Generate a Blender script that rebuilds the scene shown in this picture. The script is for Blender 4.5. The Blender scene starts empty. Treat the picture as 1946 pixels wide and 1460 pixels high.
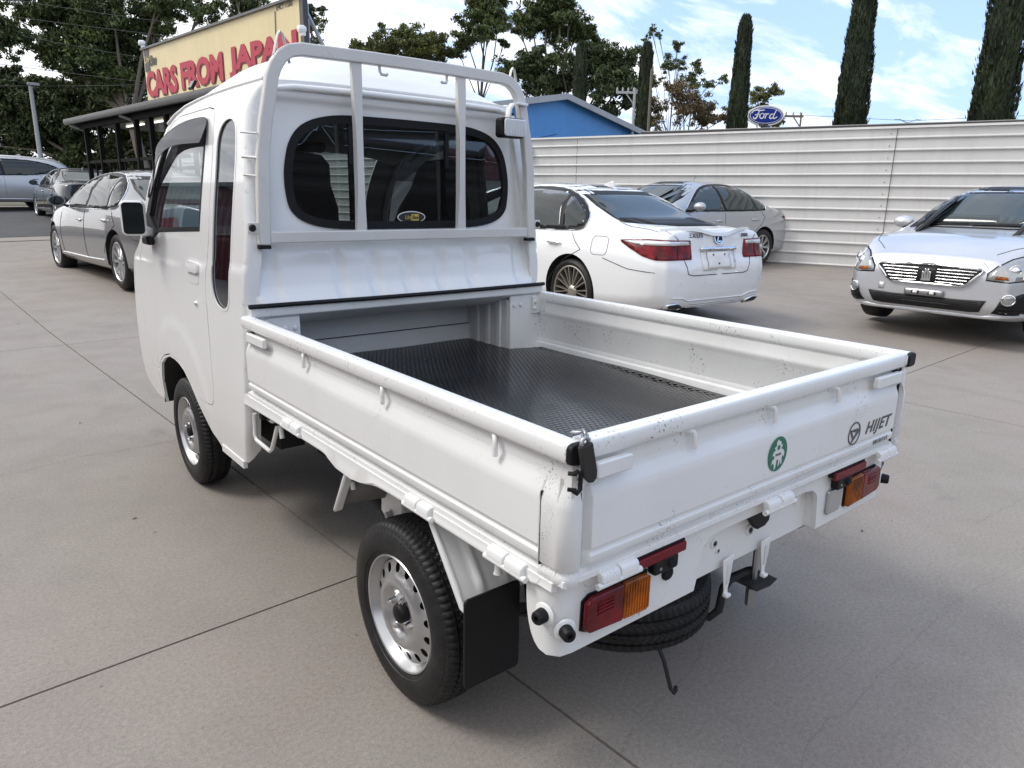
import bpy, bmesh, math, random
import numpy as np
from mathutils import Vector, Matrix
from mathutils.bvhtree import BVHTree
from mathutils.geometry import delaunay_2d_cdt
rad = math.radians
sc = bpy.context.scene
COL = sc.collection
random.seed(7); RNG = np.random.default_rng(7)

# ------------------------------------------------------------------ camera, sky, sun, exposure
cam_d = bpy.data.cameras.new('camera'); cam = bpy.data.objects.new('camera', cam_d); COL.objects.link(cam); sc.camera = cam
cam_d.sensor_width = 36.0; cam_d.lens = 25.33; cam_d.clip_start = .05; cam_d.clip_end = 2000
R_ = Vector((.77749, -.62866, .01732)); U_ = Vector((.14531, .20637, .96763)); F_ = Vector((.61188, .74980, -.25180))
cam.matrix_world = Matrix(((R_.x, U_.x, -F_.x, -1.558), (R_.y, U_.y, -F_.y, -1.5651), (R_.z, U_.z, -F_.z, 1.3872), (0, 0, 0, 1)))
SUN_EL, SUN_AZ = rad(50), rad(-52)          # azimuth measured from +y towards +x
world = bpy.data.worlds.new('World'); sc.world = world; world.use_nodes = True
sc.view_settings.view_transform = 'Standard'; sc.view_settings.look = 'None'
sc.view_settings.gamma = 1; sc.view_settings.use_curve_mapping = False; sc.view_settings.exposure = 0.84
sun_d = bpy.data.lights.new('sun', 'SUN'); sun_d.energy = 1.15; sun_d.angle = rad(20); sun_d.color = (1, .96, .90)
sun = bpy.data.objects.new('sun', sun_d); COL.objects.link(sun)
sdir = Vector((math.sin(SUN_AZ)*math.cos(SUN_EL), math.cos(SUN_AZ)*math.cos(SUN_EL), math.sin(SUN_EL)))
sun.rotation_euler = sdir.to_track_quat('Z', 'Y').to_euler()

class NT:
    """small node-tree helper"""
    def __init__(s, tree): s.t = tree; s.n = tree.nodes; s.l = tree.links
    def new(s, typ, **kw):
        n = s.n.new(typ)
        for k, v in kw.items():
            if k == 'ins':
                for a, b in v.items():
                    if hasattr(b, 'is_output'): s.l.new(b, n.inputs[a])
                    else: n.inputs[a].default_value = b
            else: setattr(n, k, v)
        return n
    def math(s, op, a, b=0.0, c=None, clamp=False):
        n = s.new('ShaderNodeMath', operation=op, use_clamp=clamp)
        for i, x in enumerate((a, b) if c is None else (a, b, c)):
            if hasattr(x, 'is_output'): s.l.new(x, n.inputs[i])
            else: n.inputs[i].default_value = x
        return n.outputs[0]
    def noise(s, vec, scale, detail=4, rough=.55, dist=0.):
        n = s.new('ShaderNodeTexNoise', ins={'Scale': scale, 'Detail': detail, 'Roughness': rough, 'Distortion': dist})
        if vec is not None: s.l.new(vec, n.inputs['Vector'])
        return n.outputs['Fac']
    def ramp(s, fac, stops, interp='LINEAR'):
        n = s.new('ShaderNodeValToRGB'); cr = n.color_ramp; cr.interpolation = interp
        while len(cr.elements) < len(stops): cr.elements.new(.5)
        for e, (p, c) in zip(cr.elements, stops):
            e.position = p; e.color = (*c, 1) if len(c) == 3 else c
        s.l.new(fac, n.inputs[0]); return n.outputs[0]
    def mix(s, fac, a, b, typ='MIX'):
        n = s.new('ShaderNodeMix', data_type='RGBA', blend_type=typ)
        for i, x in ((0, fac), (6, a), (7, b)):
            if hasattr(x, 'is_output'): s.l.new(x, n.inputs[i])
            elif i == 0: n.inputs[i].default_value = x
            else: n.inputs[i].default_value = (*x, 1) if len(x) == 3 else x
        return n.outputs[2]

def build_world():
    w = NT(world.node_tree); w.n.clear()
    out = w.new('ShaderNodeOutputWorld'); bg = w.new('ShaderNodeBackground'); bg.inputs[1].default_value = .11
    sky = w.new('ShaderNodeTexSky', sky_type='NISHITA', sun_disc=False, sun_elevation=SUN_EL, sun_rotation=SUN_AZ, air_density=1.0, dust_density=1.2, ozone_density=1.3)
    tc = w.new('ShaderNodeTexCoord'); sep = w.new('ShaderNodeSeparateXYZ'); w.l.new(tc.outputs['Generated'], sep.inputs[0])
    zz = w.math('ADD', w.math('MAXIMUM', sep.outputs[2], 0.0), .16)
    cx = w.math('DIVIDE', sep.outputs[0], zz); cy = w.math('DIVIDE', sep.outputs[1], zz)
    comb = w.new('ShaderNodeCombineXYZ'); w.l.new(cx, comb.inputs[0]); w.l.new(cy, comb.inputs[1])
    mp = w.new('ShaderNodeMapping'); mp.inputs['Rotation'].default_value = (0, 0, rad(-35)); mp.inputs['Scale'].default_value = (1.0, 2.2, 1); mp.inputs['Location'].default_value = (3.3, 1.7, 0)
    w.l.new(comb.outputs[0], mp.inputs[0])
    fine = w.noise(mp.outputs[0], 1.5, 12, .62, .35)
    big = w.noise(comb.outputs[0], .33, 3, .5, .2)
    west = w.math('MULTIPLY_ADD', w.math('SUBTRACT', w.math('MULTIPLY', sep.outputs[1], .5), w.math('MULTIPLY', sep.outputs[0], .85)), .30, .16)   # thicker cloud towards the north-west
    cov = w.math('ADD', w.math('ADD', fine, w.math('MULTIPLY', w.math('SUBTRACT', big, .5), .5)), west)
    mask = w.ramp(cov, [(.47, (0, 0, 0)), (.70, (1, 1, 1))])
    shade = w.noise(mp.outputs[0], 2.6, 8, .6, .3)
    cl = w.ramp(shade, [(.3, (5.6, 5.7, 5.9)), (.62, (8.6, 8.5, 8.4))])
    blue = w.mix(.6, sky.outputs[0], (3.3, 4.8, 7.8))
    col = w.mix(w.math('MULTIPLY', mask, .93), blue, cl)
    w.l.new(col, bg.inputs[0]); w.l.new(bg.outputs[0], out.inputs[0])
build_world()

# ------------------------------------------------------------------ mesh helpers
class MB:
    def __init__(s): s.v = []; s.f = []; s.m = []
    def add(s, vs, fs, mat=0):
        o = len(s.v); s.v += [tuple(map(float, p)) for p in vs]
        s.f += [tuple(o+int(i) for i in f) for f in fs]; s.m += [mat]*len(fs); return s
    def box(s, x0, x1, y0, y1, z0, z1, mat=0):
        return s.add([(x, y, z) for z in (z0, z1) for y in (y0, y1) for x in (x0, x1)],
                     [(0, 2, 3, 1), (4, 5, 7, 6), (0, 1, 5, 4), (2, 6, 7, 3), (0, 4, 6, 2), (1, 3, 7, 5)], mat)
    def obox(s, c, half, M=None, mat=0):
        M = M or Matrix.Identity(3); vs = []
        for k in (-1, 1):
            for j in (-1, 1):
                for i in (-1, 1): vs.append(Vector(c) + M @ Vector((i*half[0], j*half[1], k*half[2])))
        return s.add(vs, [(0, 2, 3, 1), (4, 5, 7, 6), (0, 1, 5, 4), (2, 6, 7, 3), (0, 4, 6, 2), (1, 3, 7, 5)], mat)
    def beam(s, a, b, w, h, up=(0, 0, 1), mat=0):
        a = Vector(a); b = Vector(b); d = (b-a); L = d.length; d = d/L
        x = d.cross(Vector(up)).normalized(); z = x.cross(d)
        M = Matrix((x, d, z)).transposed()
        return s.obox((a+b)/2, (w/2, L/2, h/2), M, mat)
    def tube(s, pts, r, n=8, mat=0, cap=True, flat=1.0, closed=False):
        P = [Vector(p) for p in pts]; N = len(P); rr = r if hasattr(r, '__len__') else [r]*N
        vs = []; prev = None
        for i in range(N):
            if closed: t = (P[(i+1) % N]-P[i-1]).normalized()
            else: t = (P[min(i+1, N-1)]-P[max(i-1, 0)]).normalized()
            if prev is None:
                u = t.cross(Vector((0, 0, 1)));
                if u.length < .05: u = t.cross(Vector((0, 1, 0)))
            else: u = prev - t*prev.dot(t)
            u.normalize(); prev = u; w = t.cross(u)
            for k in range(n):
                a = 2*math.pi*k/n; vs.append(P[i]+u*(rr[i]*math.cos(a))+w*(rr[i]*flat*math.sin(a)))
        fs = []
        for i in range(N if closed else N-1):
            j = (i+1) % N
            for k in range(n):
                l = (k+1) % n; fs.append((i*n+k, i*n+l, j*n+l, j*n+k))
        if cap and not closed: fs += [tuple(range(n-1, -1, -1)), tuple((N-1)*n+k for k in range(n))]
        return s.add(vs, fs, mat)
    def sweep(s, pts, prof, up=(0, 0, 1), mat=0, cap=True):
        """sweep a closed 2-D profile (side, up) along a polyline with mitred corners"""
        P = [Vector(p) for p in pts]; N = len(P); n = len(prof); vs = []; up = Vector(up)
        for i in range(N):
            d0 = (P[i]-P[i-1]).normalized() if i else (P[1]-P[0]).normalized()
            d1 = (P[i+1]-P[i]).normalized() if i < N-1 else d0
            t = (d0+d1).normalized(); k = 1/max(.5, t.dot(d1))
            side = t.cross(up).normalized(); 
            u = up
            for a, b in prof: vs.append(P[i]+side*(a*k)+u*b)
        fs = [(i*n+k, i*n+(k+1) % n, (i+1)*n+(k+1) % n, (i+1)*n+k) for i in range(N-1) for k in range(n)]
        if cap: fs += [tuple(range(n-1, -1, -1)), tuple((N-1)*n+k for k in range(n))]
        return s.add(vs, fs, mat)
    def lathe(s, prof, c, axis='x', n=32, mat=0, rfun=None, closed=True):
        """prof: (radius, offset along axis)"""
        m = len(prof); vs = []
        for k in range(n):
            a = 2*math.pi*k/n; ca, sa = math.cos(a), math.sin(a)
            for j, (r, h) in enumerate(prof):
                if rfun: r = r + rfun(k, j)
                p = {'x': (h, r*ca, r*sa), 'y': (r*sa, h, r*ca), 'z': (r*ca, r*sa, h)}[axis]
                vs.append((c[0]+p[0], c[1]+p[1], c[2]+p[2]))
        fs = [(k*m+j, ((k+1) % n)*m+j, ((k+1) % n)*m+j+1, k*m+j+1) for k in range(n) for j in range(m-1)]
        return s.add(vs, fs, mat)
    def prism(s, poly, axis, lo, hi, mat=0):
        n = len(poly); f = {'x': lambda a, b, h: (h, a, b), 'y': lambda a, b, h: (a, h, b), 'z': lambda a, b, h: (a, b, h)}[axis]
        vs = [f(a, b, lo) for a, b in poly]+[f(a, b, hi) for a, b in poly]
        fs = [tuple(range(n-1, -1, -1)), tuple(range(n, 2*n))]+[(i, (i+1) % n, n+(i+1) % n, n+i) for i in range(n)]
        return s.add(vs, fs, mat)
    def grid(s, P, mat=0, closed_u=False):
        P = np.asarray(P); a, b = P.shape[:2]
        fs = [(i*b+j, i*b+j+1, ((i+1) % a)*b+j+1, ((i+1) % a)*b+j) for i in range(a if closed_u else a-1) for j in range(b-1)]
        return s.add(P.reshape(-1, 3).tolist(), fs, mat)

def link(o, parent=None):
    COL.objects.link(o)
    if parent is not None: o.parent = parent
    return o
def ob(name, mb, mats, parent=None, bevel=0, smooth=35, solid=0, solid_off=-1, inner=False, fixn=True, segs=2):
    me = bpy.data.meshes.new(name); me.from_pydata(mb.v, [], mb.f)
    for m in (mats if isinstance(mats, (list, tuple)) else [mats]): me.materials.append(m)
    if any(mb.m): me.polygons.foreach_set('material_index', mb.m)
    if fixn:
        b = bmesh.new(); b.from_mesh(me); bmesh.ops.recalc_face_normals(b, faces=b.faces[:]); b.to_mesh(me); b.free()
    me.validate(); me.update()
    if smooth:
        me.shade_smooth(); me.set_sharp_from_angle(angle=rad(smooth))
    o = bpy.data.objects.new(name, me); link(o, parent)
    if solid:
        s = o.modifiers.new('solid', 'SOLIDIFY'); s.thickness = solid; s.offset = solid_off
        if inner: s.material_offset = 1; s.material_offset_rim = 0
    if bevel:
        bv = o.modifiers.new('bevel', 'BEVEL'); bv.width = bevel; bv.segments = segs; bv.limit_method = 'ANGLE'; bv.angle_limit = rad(40); bv.harden_normals = False
        me.shade_smooth(); me.set_sharp_from_angle(angle=rad(50))
    return o
def empty(name, loc=(0, 0, 0), rz=0, parent=None, scale=1):
    o = bpy.data.objects.new(name, None); link(o, parent); o.location = loc; o.rotation_euler = (0, 0, rz); o.scale = (scale,)*3; o.empty_display_size = .2; return o
def tag(o, label=None, cat=None, group=None, kind=None):
    for k, v in (('label', label), ('category', cat), ('group', group), ('kind', kind)):
        if v: o[k] = v
    return o
def copy_tree(o, parent=None):
    c = o.copy(); COL.objects.link(c); c.parent = parent
    for ch in list(o.children): copy_tree(ch, c)
    return c
def inpoly(P, poly):
    P = np.asarray(P, float); x, y = P[:, 0], P[:, 1]; c = np.zeros(len(P), bool); q = np.asarray(poly, float); n = len(q)
    for i in range(n):
        x0, y0 = q[i]; x1, y1 = q[(i+1) % n]
        if y0 == y1: continue
        t = ((y0 > y) != (y1 > y)) & (x < (x1-x0)*(y-y0)/(y1-y0)+x0); c ^= t
    return c
def resample(poly, step):
    o = []
    for i in range(len(poly)):
        a = np.array(poly[i], float); b = np.array(poly[(i+1) % len(poly)], float); k = max(1, int(math.ceil(np.linalg.norm(b-a)/step)))
        for j in range(k): o.append(tuple(a+(b-a)*j/k))
    return o
def chaikin(poly, n=2, closed=True):
    p = [np.array(q, float) for q in poly]
    for _ in range(n):
        o = []
        m = len(p)
        for i in range(m if closed else m-1):
            a, b = p[i], p[(i+1) % m]; o += [a*.75+b*.25, a*.25+b*.75]
        if not closed: o = [p[0]]+o+[p[-1]]
        p = o
    return [tuple(q) for q in p]
def rrect(x0, x1, z0, z1, r, n=5):
    o = []
    for cx, cz, a0 in ((x1-r, z0+r, -90), (x1-r, z1-r, 0), (x0+r, z1-r, 90), (x0+r, z0+r, 180)):
        for k in range(n+1):
            a = rad(a0+90*k/n); o.append((cx+r*math.cos(a), cz+r*math.sin(a)))
    return o
def tri_region(outline, holes=(), step=.05, extra=()):
    """constrained triangulation of a 2-D region with interior points"""
    rings = [resample(outline, step)]+[resample(h, step) for h in holes]
    vs = []; es = []
    for r in rings:
        o = len(vs); vs += r; es += [(o+i, o+(i+1) % len(r)) for i in range(len(r))]
    A = np.array(rings[0]); lo = A.min(0); hi = A.max(0)
    gx = np.arange(lo[0]+step*.5, hi[0], step); gy = np.arange(lo[1]+step*.5, hi[1], step*.87)
    if len(gx) and len(gy):
        G = np.array([(x+(step*.5 if j % 2 else 0), y) for j, y in enumerate(gy) for x in gx])
        k = inpoly(G, rings[0])
        for h in rings[1:]: k &= ~inpoly(G, h)
        G = G[k]; B = np.array(vs)
        if len(G):
            if len(extra): B = np.concatenate([B, np.array(extra)])
            d = np.min(((G[:, None, :]-B[None])**2).sum(2), 1); G = G[d > (.45*step)**2]
            if len(extra): E_ = np.array(extra); kk = inpoly(E_, rings[0]); G = np.concatenate([G, E_[kk]])
            vs = vs+[tuple(g) for g in G]
    r = delaunay_2d_cdt([Vector(v) for v in vs], es, [], 0, 1e-6)
    V = np.array([tuple(v) for v in r[0]]); T = np.array(r[2])
    c = V[T].mean(1); k = inpoly(c, rings[0])
    for h in rings[1:]: k &= ~inpoly(c, h)
    return V, T[k]
def panel(name, outline, fn, mats, parent=None, holes=(), step=.05, solid=0, solid_off=-1, inner=False, flip=False, smooth=40, extra=()):
    """triangulated sheet of a 2-D region mapped through fn, with exact normals, thickness and a closed rim"""
    V, T = tri_region(outline, holes, step, extra)
    if flip: T = T[:, ::-1]
    P = np.array([fn(a, b) for a, b in V], float); h = 4e-4
    N = np.cross(np.array([fn(a+h, b) for a, b in V])-np.array([fn(a-h, b) for a, b in V]), np.array([fn(a, b+h) for a, b in V])-np.array([fn(a, b-h) for a, b in V]))
    N /= np.maximum(np.linalg.norm(N, axis=1), 1e-12)[:, None]
    if flip: N = -N
    n = len(P); o1 = solid*(solid_off+1)/2; me = bpy.data.meshes.new(name); mats = mats if isinstance(mats, (list, tuple)) else [mats]
    for m in mats: me.materials.append(m)
    A = P+N*o1; vs = A.tolist(); fs = T.tolist(); nv = list(N); mi = [0]*len(fs)
    if solid:
        B = P+N*(o1-solid); vs += B.tolist(); fs += (T[:, ::-1]+n).tolist(); nv += list(-N); mi += [1 if inner else 0]*len(T)
        E = {}
        for a, b, c in T.tolist():
            for u, v in ((a, b), (b, c), (c, a)): E[(u, v)] = 1
        for (u, v) in [e for e in E if (e[1], e[0]) not in E]:
            k = len(vs); vs += [A[v].tolist(), A[u].tolist(), B[u].tolist(), B[v].tolist()]; fs.append([k, k+1, k+2, k+3]); mi.append(0)
            q = np.cross(A[u]-A[v], B[v]-A[v]); q = q/max(np.linalg.norm(q), 1e-12); nv += [q]*4
    me.from_pydata(vs, [], fs); me.polygons.foreach_set('material_index', mi); me.shade_smooth(); me.update()
    me.normals_split_custom_set_from_vertices([tuple(map(float, q)) for q in nv])
    return link(bpy.data.objects.new(name, me), parent)
def pchip(pts):
    X = np.array([p[0] for p in pts], float); Y = np.array([p[1] for p in pts], float)
    h = np.diff(X); d = np.diff(Y)/h; m = np.zeros(len(X)); m[0] = d[0]; m[-1] = d[-1]
    for i in range(1, len(X)-1):
        if d[i-1]*d[i] > 0: w1 = 2*h[i]+h[i-1]; w2 = h[i]+2*h[i-1]; m[i] = (w1+w2)/(w1/d[i-1]+w2/d[i])
    def f(x):
        x = min(max(float(x), X[0]), X[-1]); i = min(max(int(np.searchsorted(X, x))-1, 0), len(h)-1)
        t = (x-X[i])/h[i]; t2 = t*t; t3 = t2*t
        return (2*t3-3*t2+1)*Y[i]+(t3-2*t2+t)*h[i]*m[i]+(-2*t3+3*t2)*Y[i+1]+(t3-t2)*h[i]*m[i+1]
    return f
def sstep(a, b, x):
    t = min(max((x-a)/(b-a), 0), 1); return t*t*(3-2*t)
def text(name, s, M, size, mat, parent=None, extrude=.001, bold=0., shear=0., align='CENTER', spacing=1., sx=1.):
    cu = bpy.data.curves.new(name, 'FONT'); cu.body = s; cu.size = size; cu.extrude = extrude; cu.offset = bold; cu.shear = shear
    cu.align_x = align; cu.align_y = 'CENTER'; cu.space_character = spacing; cu.resolution_u = 3
    t = bpy.data.objects.new(name+'_curve', cu); COL.objects.link(t)
    me = bpy.data.meshes.new_from_object(t.evaluated_get(bpy.context.evaluated_depsgraph_get()))
    bpy.data.objects.remove(t); bpy.data.curves.remove(cu)
    me.name = name; me.materials.clear(); me.materials.append(mat)
    o = bpy.data.objects.new(name, me); link(o, parent)
    o.matrix_local = M @ Matrix.Diagonal((sx, 1, 1, 1)); return o
def frame(origin, xdir, up):
    x = Vector(xdir).normalized(); y = Vector(up); y = (y-x*y.dot(x)).normalized(); z = x.cross(y)
    M = Matrix((x, y, z)).transposed().to_4x4(); M.translation = Vector(origin); return M

def disc(a, b, y, n=36, rot=0): return [(a*math.cos(2*math.pi*k/n), b*math.sin(2*math.pi*k/n)) for k in range(n)]
def ringp(name, R, r, M, mat, par, asp=1.0, z=0, th=.0008, n=40):
    m = MB(); vs = []; 
    for k in range(n):
        a = 2*math.pi*k/n
        for q in (R, r): vs += [(q*math.cos(a)*asp, q*math.sin(a), z), (q*math.cos(a)*asp, q*math.sin(a), z+th)]
    fs = []
    for k in range(n):
        i = 4*k; j = 4*((k+1) % n); fs += [(i+1, j+1, j+3, i+3), (i, j, j+1, i+1), (i+2, i+3, j+3, j+2)]
    m.add(vs, fs); o = ob(name, m, mat, par, smooth=0); o.matrix_local = M; return o
def grow(poly, d):
    P = np.array(poly); n = len(P); o = []
    A = 0.5*sum(P[i][0]*P[(i+1) % n][1]-P[(i+1) % n][0]*P[i][1] for i in range(n)); sg = 1 if A > 0 else -1
    for i in range(n):
        e = P[(i+1) % n]-P[i-1]; e = e/np.linalg.norm(e); o.append(tuple(P[i]+sg*d*np.array([e[1], -e[0]])))
    return o
def decal(name, poly, M, mat, parent, z=0., th=.0006):
    mb = MB().prism(poly, 'z', z, z+th); o = ob(name, mb, mat, parent, smooth=0); o.matrix_local = M; return o
# ------------------------------------------------------------------ materials
def principled(name, col=(.8, .8, .8), rough=.5, metal=0., coat=0., spec=.5, emit=None):
    m = bpy.data.materials.new(name); m.use_nodes = True; t = NT(m.node_tree); b = t.n['Principled BSDF']
    b.inputs['Base Color'].default_value = (*col, 1); b.inputs['Roughness'].default_value = rough; b.inputs['Metallic'].default_value = metal
    b.inputs['Coat Weight'].default_value = coat; b.inputs['Coat Roughness'].default_value = .04; b.inputs['Specular IOR Level'].default_value = spec
    return m, t, b
def bump(t, b, h, strength=.2, dist=.01):
    n = t.new('ShaderNodeBump', ins={'Strength': strength, 'Distance': dist, 'Height': h}); t.l.new(n.outputs[0], b.inputs['Normal'])
def objc(t): return t.new('ShaderNodeTexCoord').outputs['Object']
def mat_paint(name, col, metal=0., rough=.35, chips=0., dirt=.25, chipscale=160, coat=1., grime=(.42, .40, .36)):
    m, t, b = principled(name, col, rough, metal, coat); c = objc(t)
    d = t.ramp(t.noise(c, 3.2, 8, .65), [(.42, (0, 0, 0)), (.78, (1, 1, 1))])
    base = t.mix(t.math('MULTIPLY', d, dirt), col, tuple(a*.55+g*.25 for a, g in zip(col, grime)))
    fleck = t.ramp(t.noise(c, 45, 5, .7), [(.68, (0, 0, 0)), (.74, (1, 1, 1))])
    base = t.mix(t.math('MULTIPLY', fleck, .25*dirt), base, grime)
    if chips:
        where = t.ramp(t.noise(c, 9, 3, .5), [(.62-.22*chips, (0, 0, 0)), (.86-.25*chips, (1, 1, 1))])
        ch = t.ramp(t.noise(c, chipscale, 3, .6), [(.60, (0, 0, 0)), (.63, (1, 1, 1))])
        f = t.math('MULTIPLY', where, ch)
        base = t.mix(f, base, (.035, .035, .04))
        ro = t.math('MULTIPLY_ADD', f, .4, rough); t.l.new(ro, b.inputs['Roughness'])
        t.l.new(t.math('SUBTRACT', coat, f, clamp=True), b.inputs['Coat Weight'])
    t.l.new(base, b.inputs['Base Color'])
    bump(t, b, t.noise(c, 5.0, 2, .5), .05, .02)
    return m
W = mat_paint('white_paint', (.82, .825, .82), dirt=.14, coat=.8)
WR = mat_paint('rail_white_paint', (.80, .805, .80), chips=.6, dirt=.22, rough=.40, coat=.5, chipscale=120)
WW = mat_paint('worn_white_paint', (.80, .805, .80), chips=.2, dirt=.22, rough=.40, coat=.5)
WC = mat_paint('chipped_white_paint', (.80, .805, .80), chips=1., dirt=.5, rough=.45, chipscale=320, coat=.4)
WI = mat_paint('bed_white_paint', (.70, .705, .70), chips=.12, dirt=.5, rough=.55, chipscale=70, coat=.15)
PEARL = mat_paint('pearl_white_paint', (.80, .81, .82), dirt=.05, rough=.25)
SILVER = mat_paint('silver_paint', (.44, .45, .47), metal=.55, dirt=.06, rough=.33)
SILVERB = mat_paint('grey_silver_paint', (.23, .23, .24), metal=.4, dirt=.06, rough=.33)
LILAC = mat_paint('pale_silver_paint', (.57, .58, .605), metal=.45, dirt=.06, rough=.33)
DARKP = mat_paint('dark_grey_paint', (.022, .024, .028), metal=.0, dirt=.05, rough=.25)
SUVP = mat_paint('suv_silver_paint', (.47, .465, .455), metal=.5, dirt=.05, rough=.3)
def simple(name, *a, bumps=None, **k):
    m, t, b = principled(name, *a, **k)
    if bumps: bump(t, b, t.noise(objc(t), bumps[0], 4, .6), bumps[1], bumps[2])
    return m
BLACK = simple('black_plastic', (.010, .010, .011), .5, 0, 0, .25, bumps=(90, .15, .002))
RUB = simple('rubber', (.013, .013, .014), .7, 0, 0, .2, bumps=(140, .2, .002))
def mat_tyre():
    m, t, b = principled('tyre_rubber', (.016, .016, .017), .55, spec=.35); c = objc(t)
    t.l.new(t.mix(t.ramp(t.noise(c, 14, 6, .65), [(.45, (0, 0, 0)), (.8, (1, 1, 1))]), (.013, .013, .014), (.030, .029, .028)), b.inputs['Base Color'])
    bump(t, b, t.noise(c, 160, 3, .6), .15, .002); return m
TYRE = mat_tyre()
DARK = simple('underbody_dark', (.015, .015, .016), .7)
CHROME = simple('chrome', (.78, .79, .8), .09, 1.)
STEEL = simple('galvanised_steel', (.42, .43, .44), .42, .9, bumps=(60, .2, .003))
ALLOY = simple('silver_wheel_paint', (.55, .555, .56), .28, .85, .3)
STEELW = simple('steel_wheel_paint', (.52, .525, .53), .33, .8, .2, bumps=(25, .08, .004))
def mat_lens(name, col, sc_):
    m, t, b = principled(name, col, .16, 0, 0, .4); c = objc(t)
    w = t.new('ShaderNodeTexWave', wave_type='BANDS', bands_direction='Z', ins={'Scale': sc_, 'Distortion': .0}); t.l.new(c, w.inputs['Vector'])
    d = t.ramp(t.noise(c, 14, 2, .5), [(.35, tuple(x*.35 for x in col)), (.65, col)]); t.l.new(d, b.inputs['Base Color']); bump(t, b, w.outputs['Fac'], .25, .002); return m
RED = mat_lens('red_lens', (.22, .004, .010), 55)
AMBER = mat_lens('amber_lens', (.48, .12, .006), 55)
CLEAR = simple('clear_lens', (.38, .39, .39), .12, .4, 1.)
WLENS = simple('work_lamp_glass', (.72, .73, .74), .25, .35, .6)
GPAINT = mat_paint('guard_paint', (.63, .62, .60), chips=.25, dirt=.4, rough=.5, coat=.15)
LAMPW = simple('headlamp_lens', (.36, .37, .36), .1, .5, 1.)
def mat_reflector():
    m, t, b = principled('reflector_red', (.17, .006, .012), .3, coat=0, spec=.35); c = objc(t)
    v = t.new('ShaderNodeTexVoronoi', ins={'Scale': 420}); t.l.new(c, v.inputs['Vector'])
    bump(t, b, v.outputs['Distance'], .5, .003); return m
REFL = mat_reflector()
def mat_glass(name, tint, refl=1.0, rough=.0):
    m = bpy.data.materials.new(name); m.use_nodes = True; t = NT(m.node_tree); t.n.clear()
    out = t.new('ShaderNodeOutputMaterial'); tr = t.new('ShaderNodeBsdfTransparent'); tr.inputs[0].default_value = (*tint, 1)
    gl = t.new('ShaderNodeBsdfGlossy'); gl.inputs['Roughness'].default_value = rough; gl.inputs[0].default_value = (.95, .97, 1, 1)
    lw = t.new('ShaderNodeFresnel'); lw.inputs[0].default_value = 1.52
    f = t.math('MULTIPLY_ADD', lw.outputs[0], 1.25*refl, .02, clamp=True)
    mx = t.new('ShaderNodeMixShader'); t.l.new(f, mx.inputs[0]); t.l.new(tr.outputs[0], mx.inputs[1]); t.l.new(gl.outputs[0], mx.inputs[2]); t.l.new(mx.outputs[0], out.inputs[0])
    return m
GLASS = mat_glass('clear_glass', (.72, .80, .78))
TINT = mat_glass('tinted_glass', (.40, .44, .45), .9)
PRIV = mat_glass('dark_tinted_glass', (.07, .075, .08), 1.0)
SMOKE = mat_glass('smoked_acrylic', (.20, .18, .19), .35)
def mat_carglass(name, c=(.012, .016, .017)):
    return simple(name, c, .03, 0, .0, spec=.6)
CG = mat_carglass('car_glass'); CGL = mat_carglass('pale_car_glass', (.040, .052, .051))
POSTB = simple('post_black', (.008, .008, .008), .7, 0, 0, .1)
SEAT = simple('seat_fabric', (.025, .025, .028), .85, bumps=(180, .3, .003))
TRIM = simple('cabin_grey_plastic', (.12, .12, .125), .6)
LINER = simple('headliner_grey', (.22, .22, .22), .9)
PADLK = simple('weathered_rubber', (.030, .027, .025), .75, bumps=(70, .5, .004))
INK = simple('black_ink', (.02, .02, .022), .4)
INKG = simple('grey_ink', (.09, .09, .095), .4)
GREENM = simple('green_sticker', (.010, .16, .095), .35)
WHITEM = simple('white_sticker', (.74, .74, .72), .35)
YELLOWM = simple('yellow_sticker', (.55, .42, .08), .35)

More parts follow.
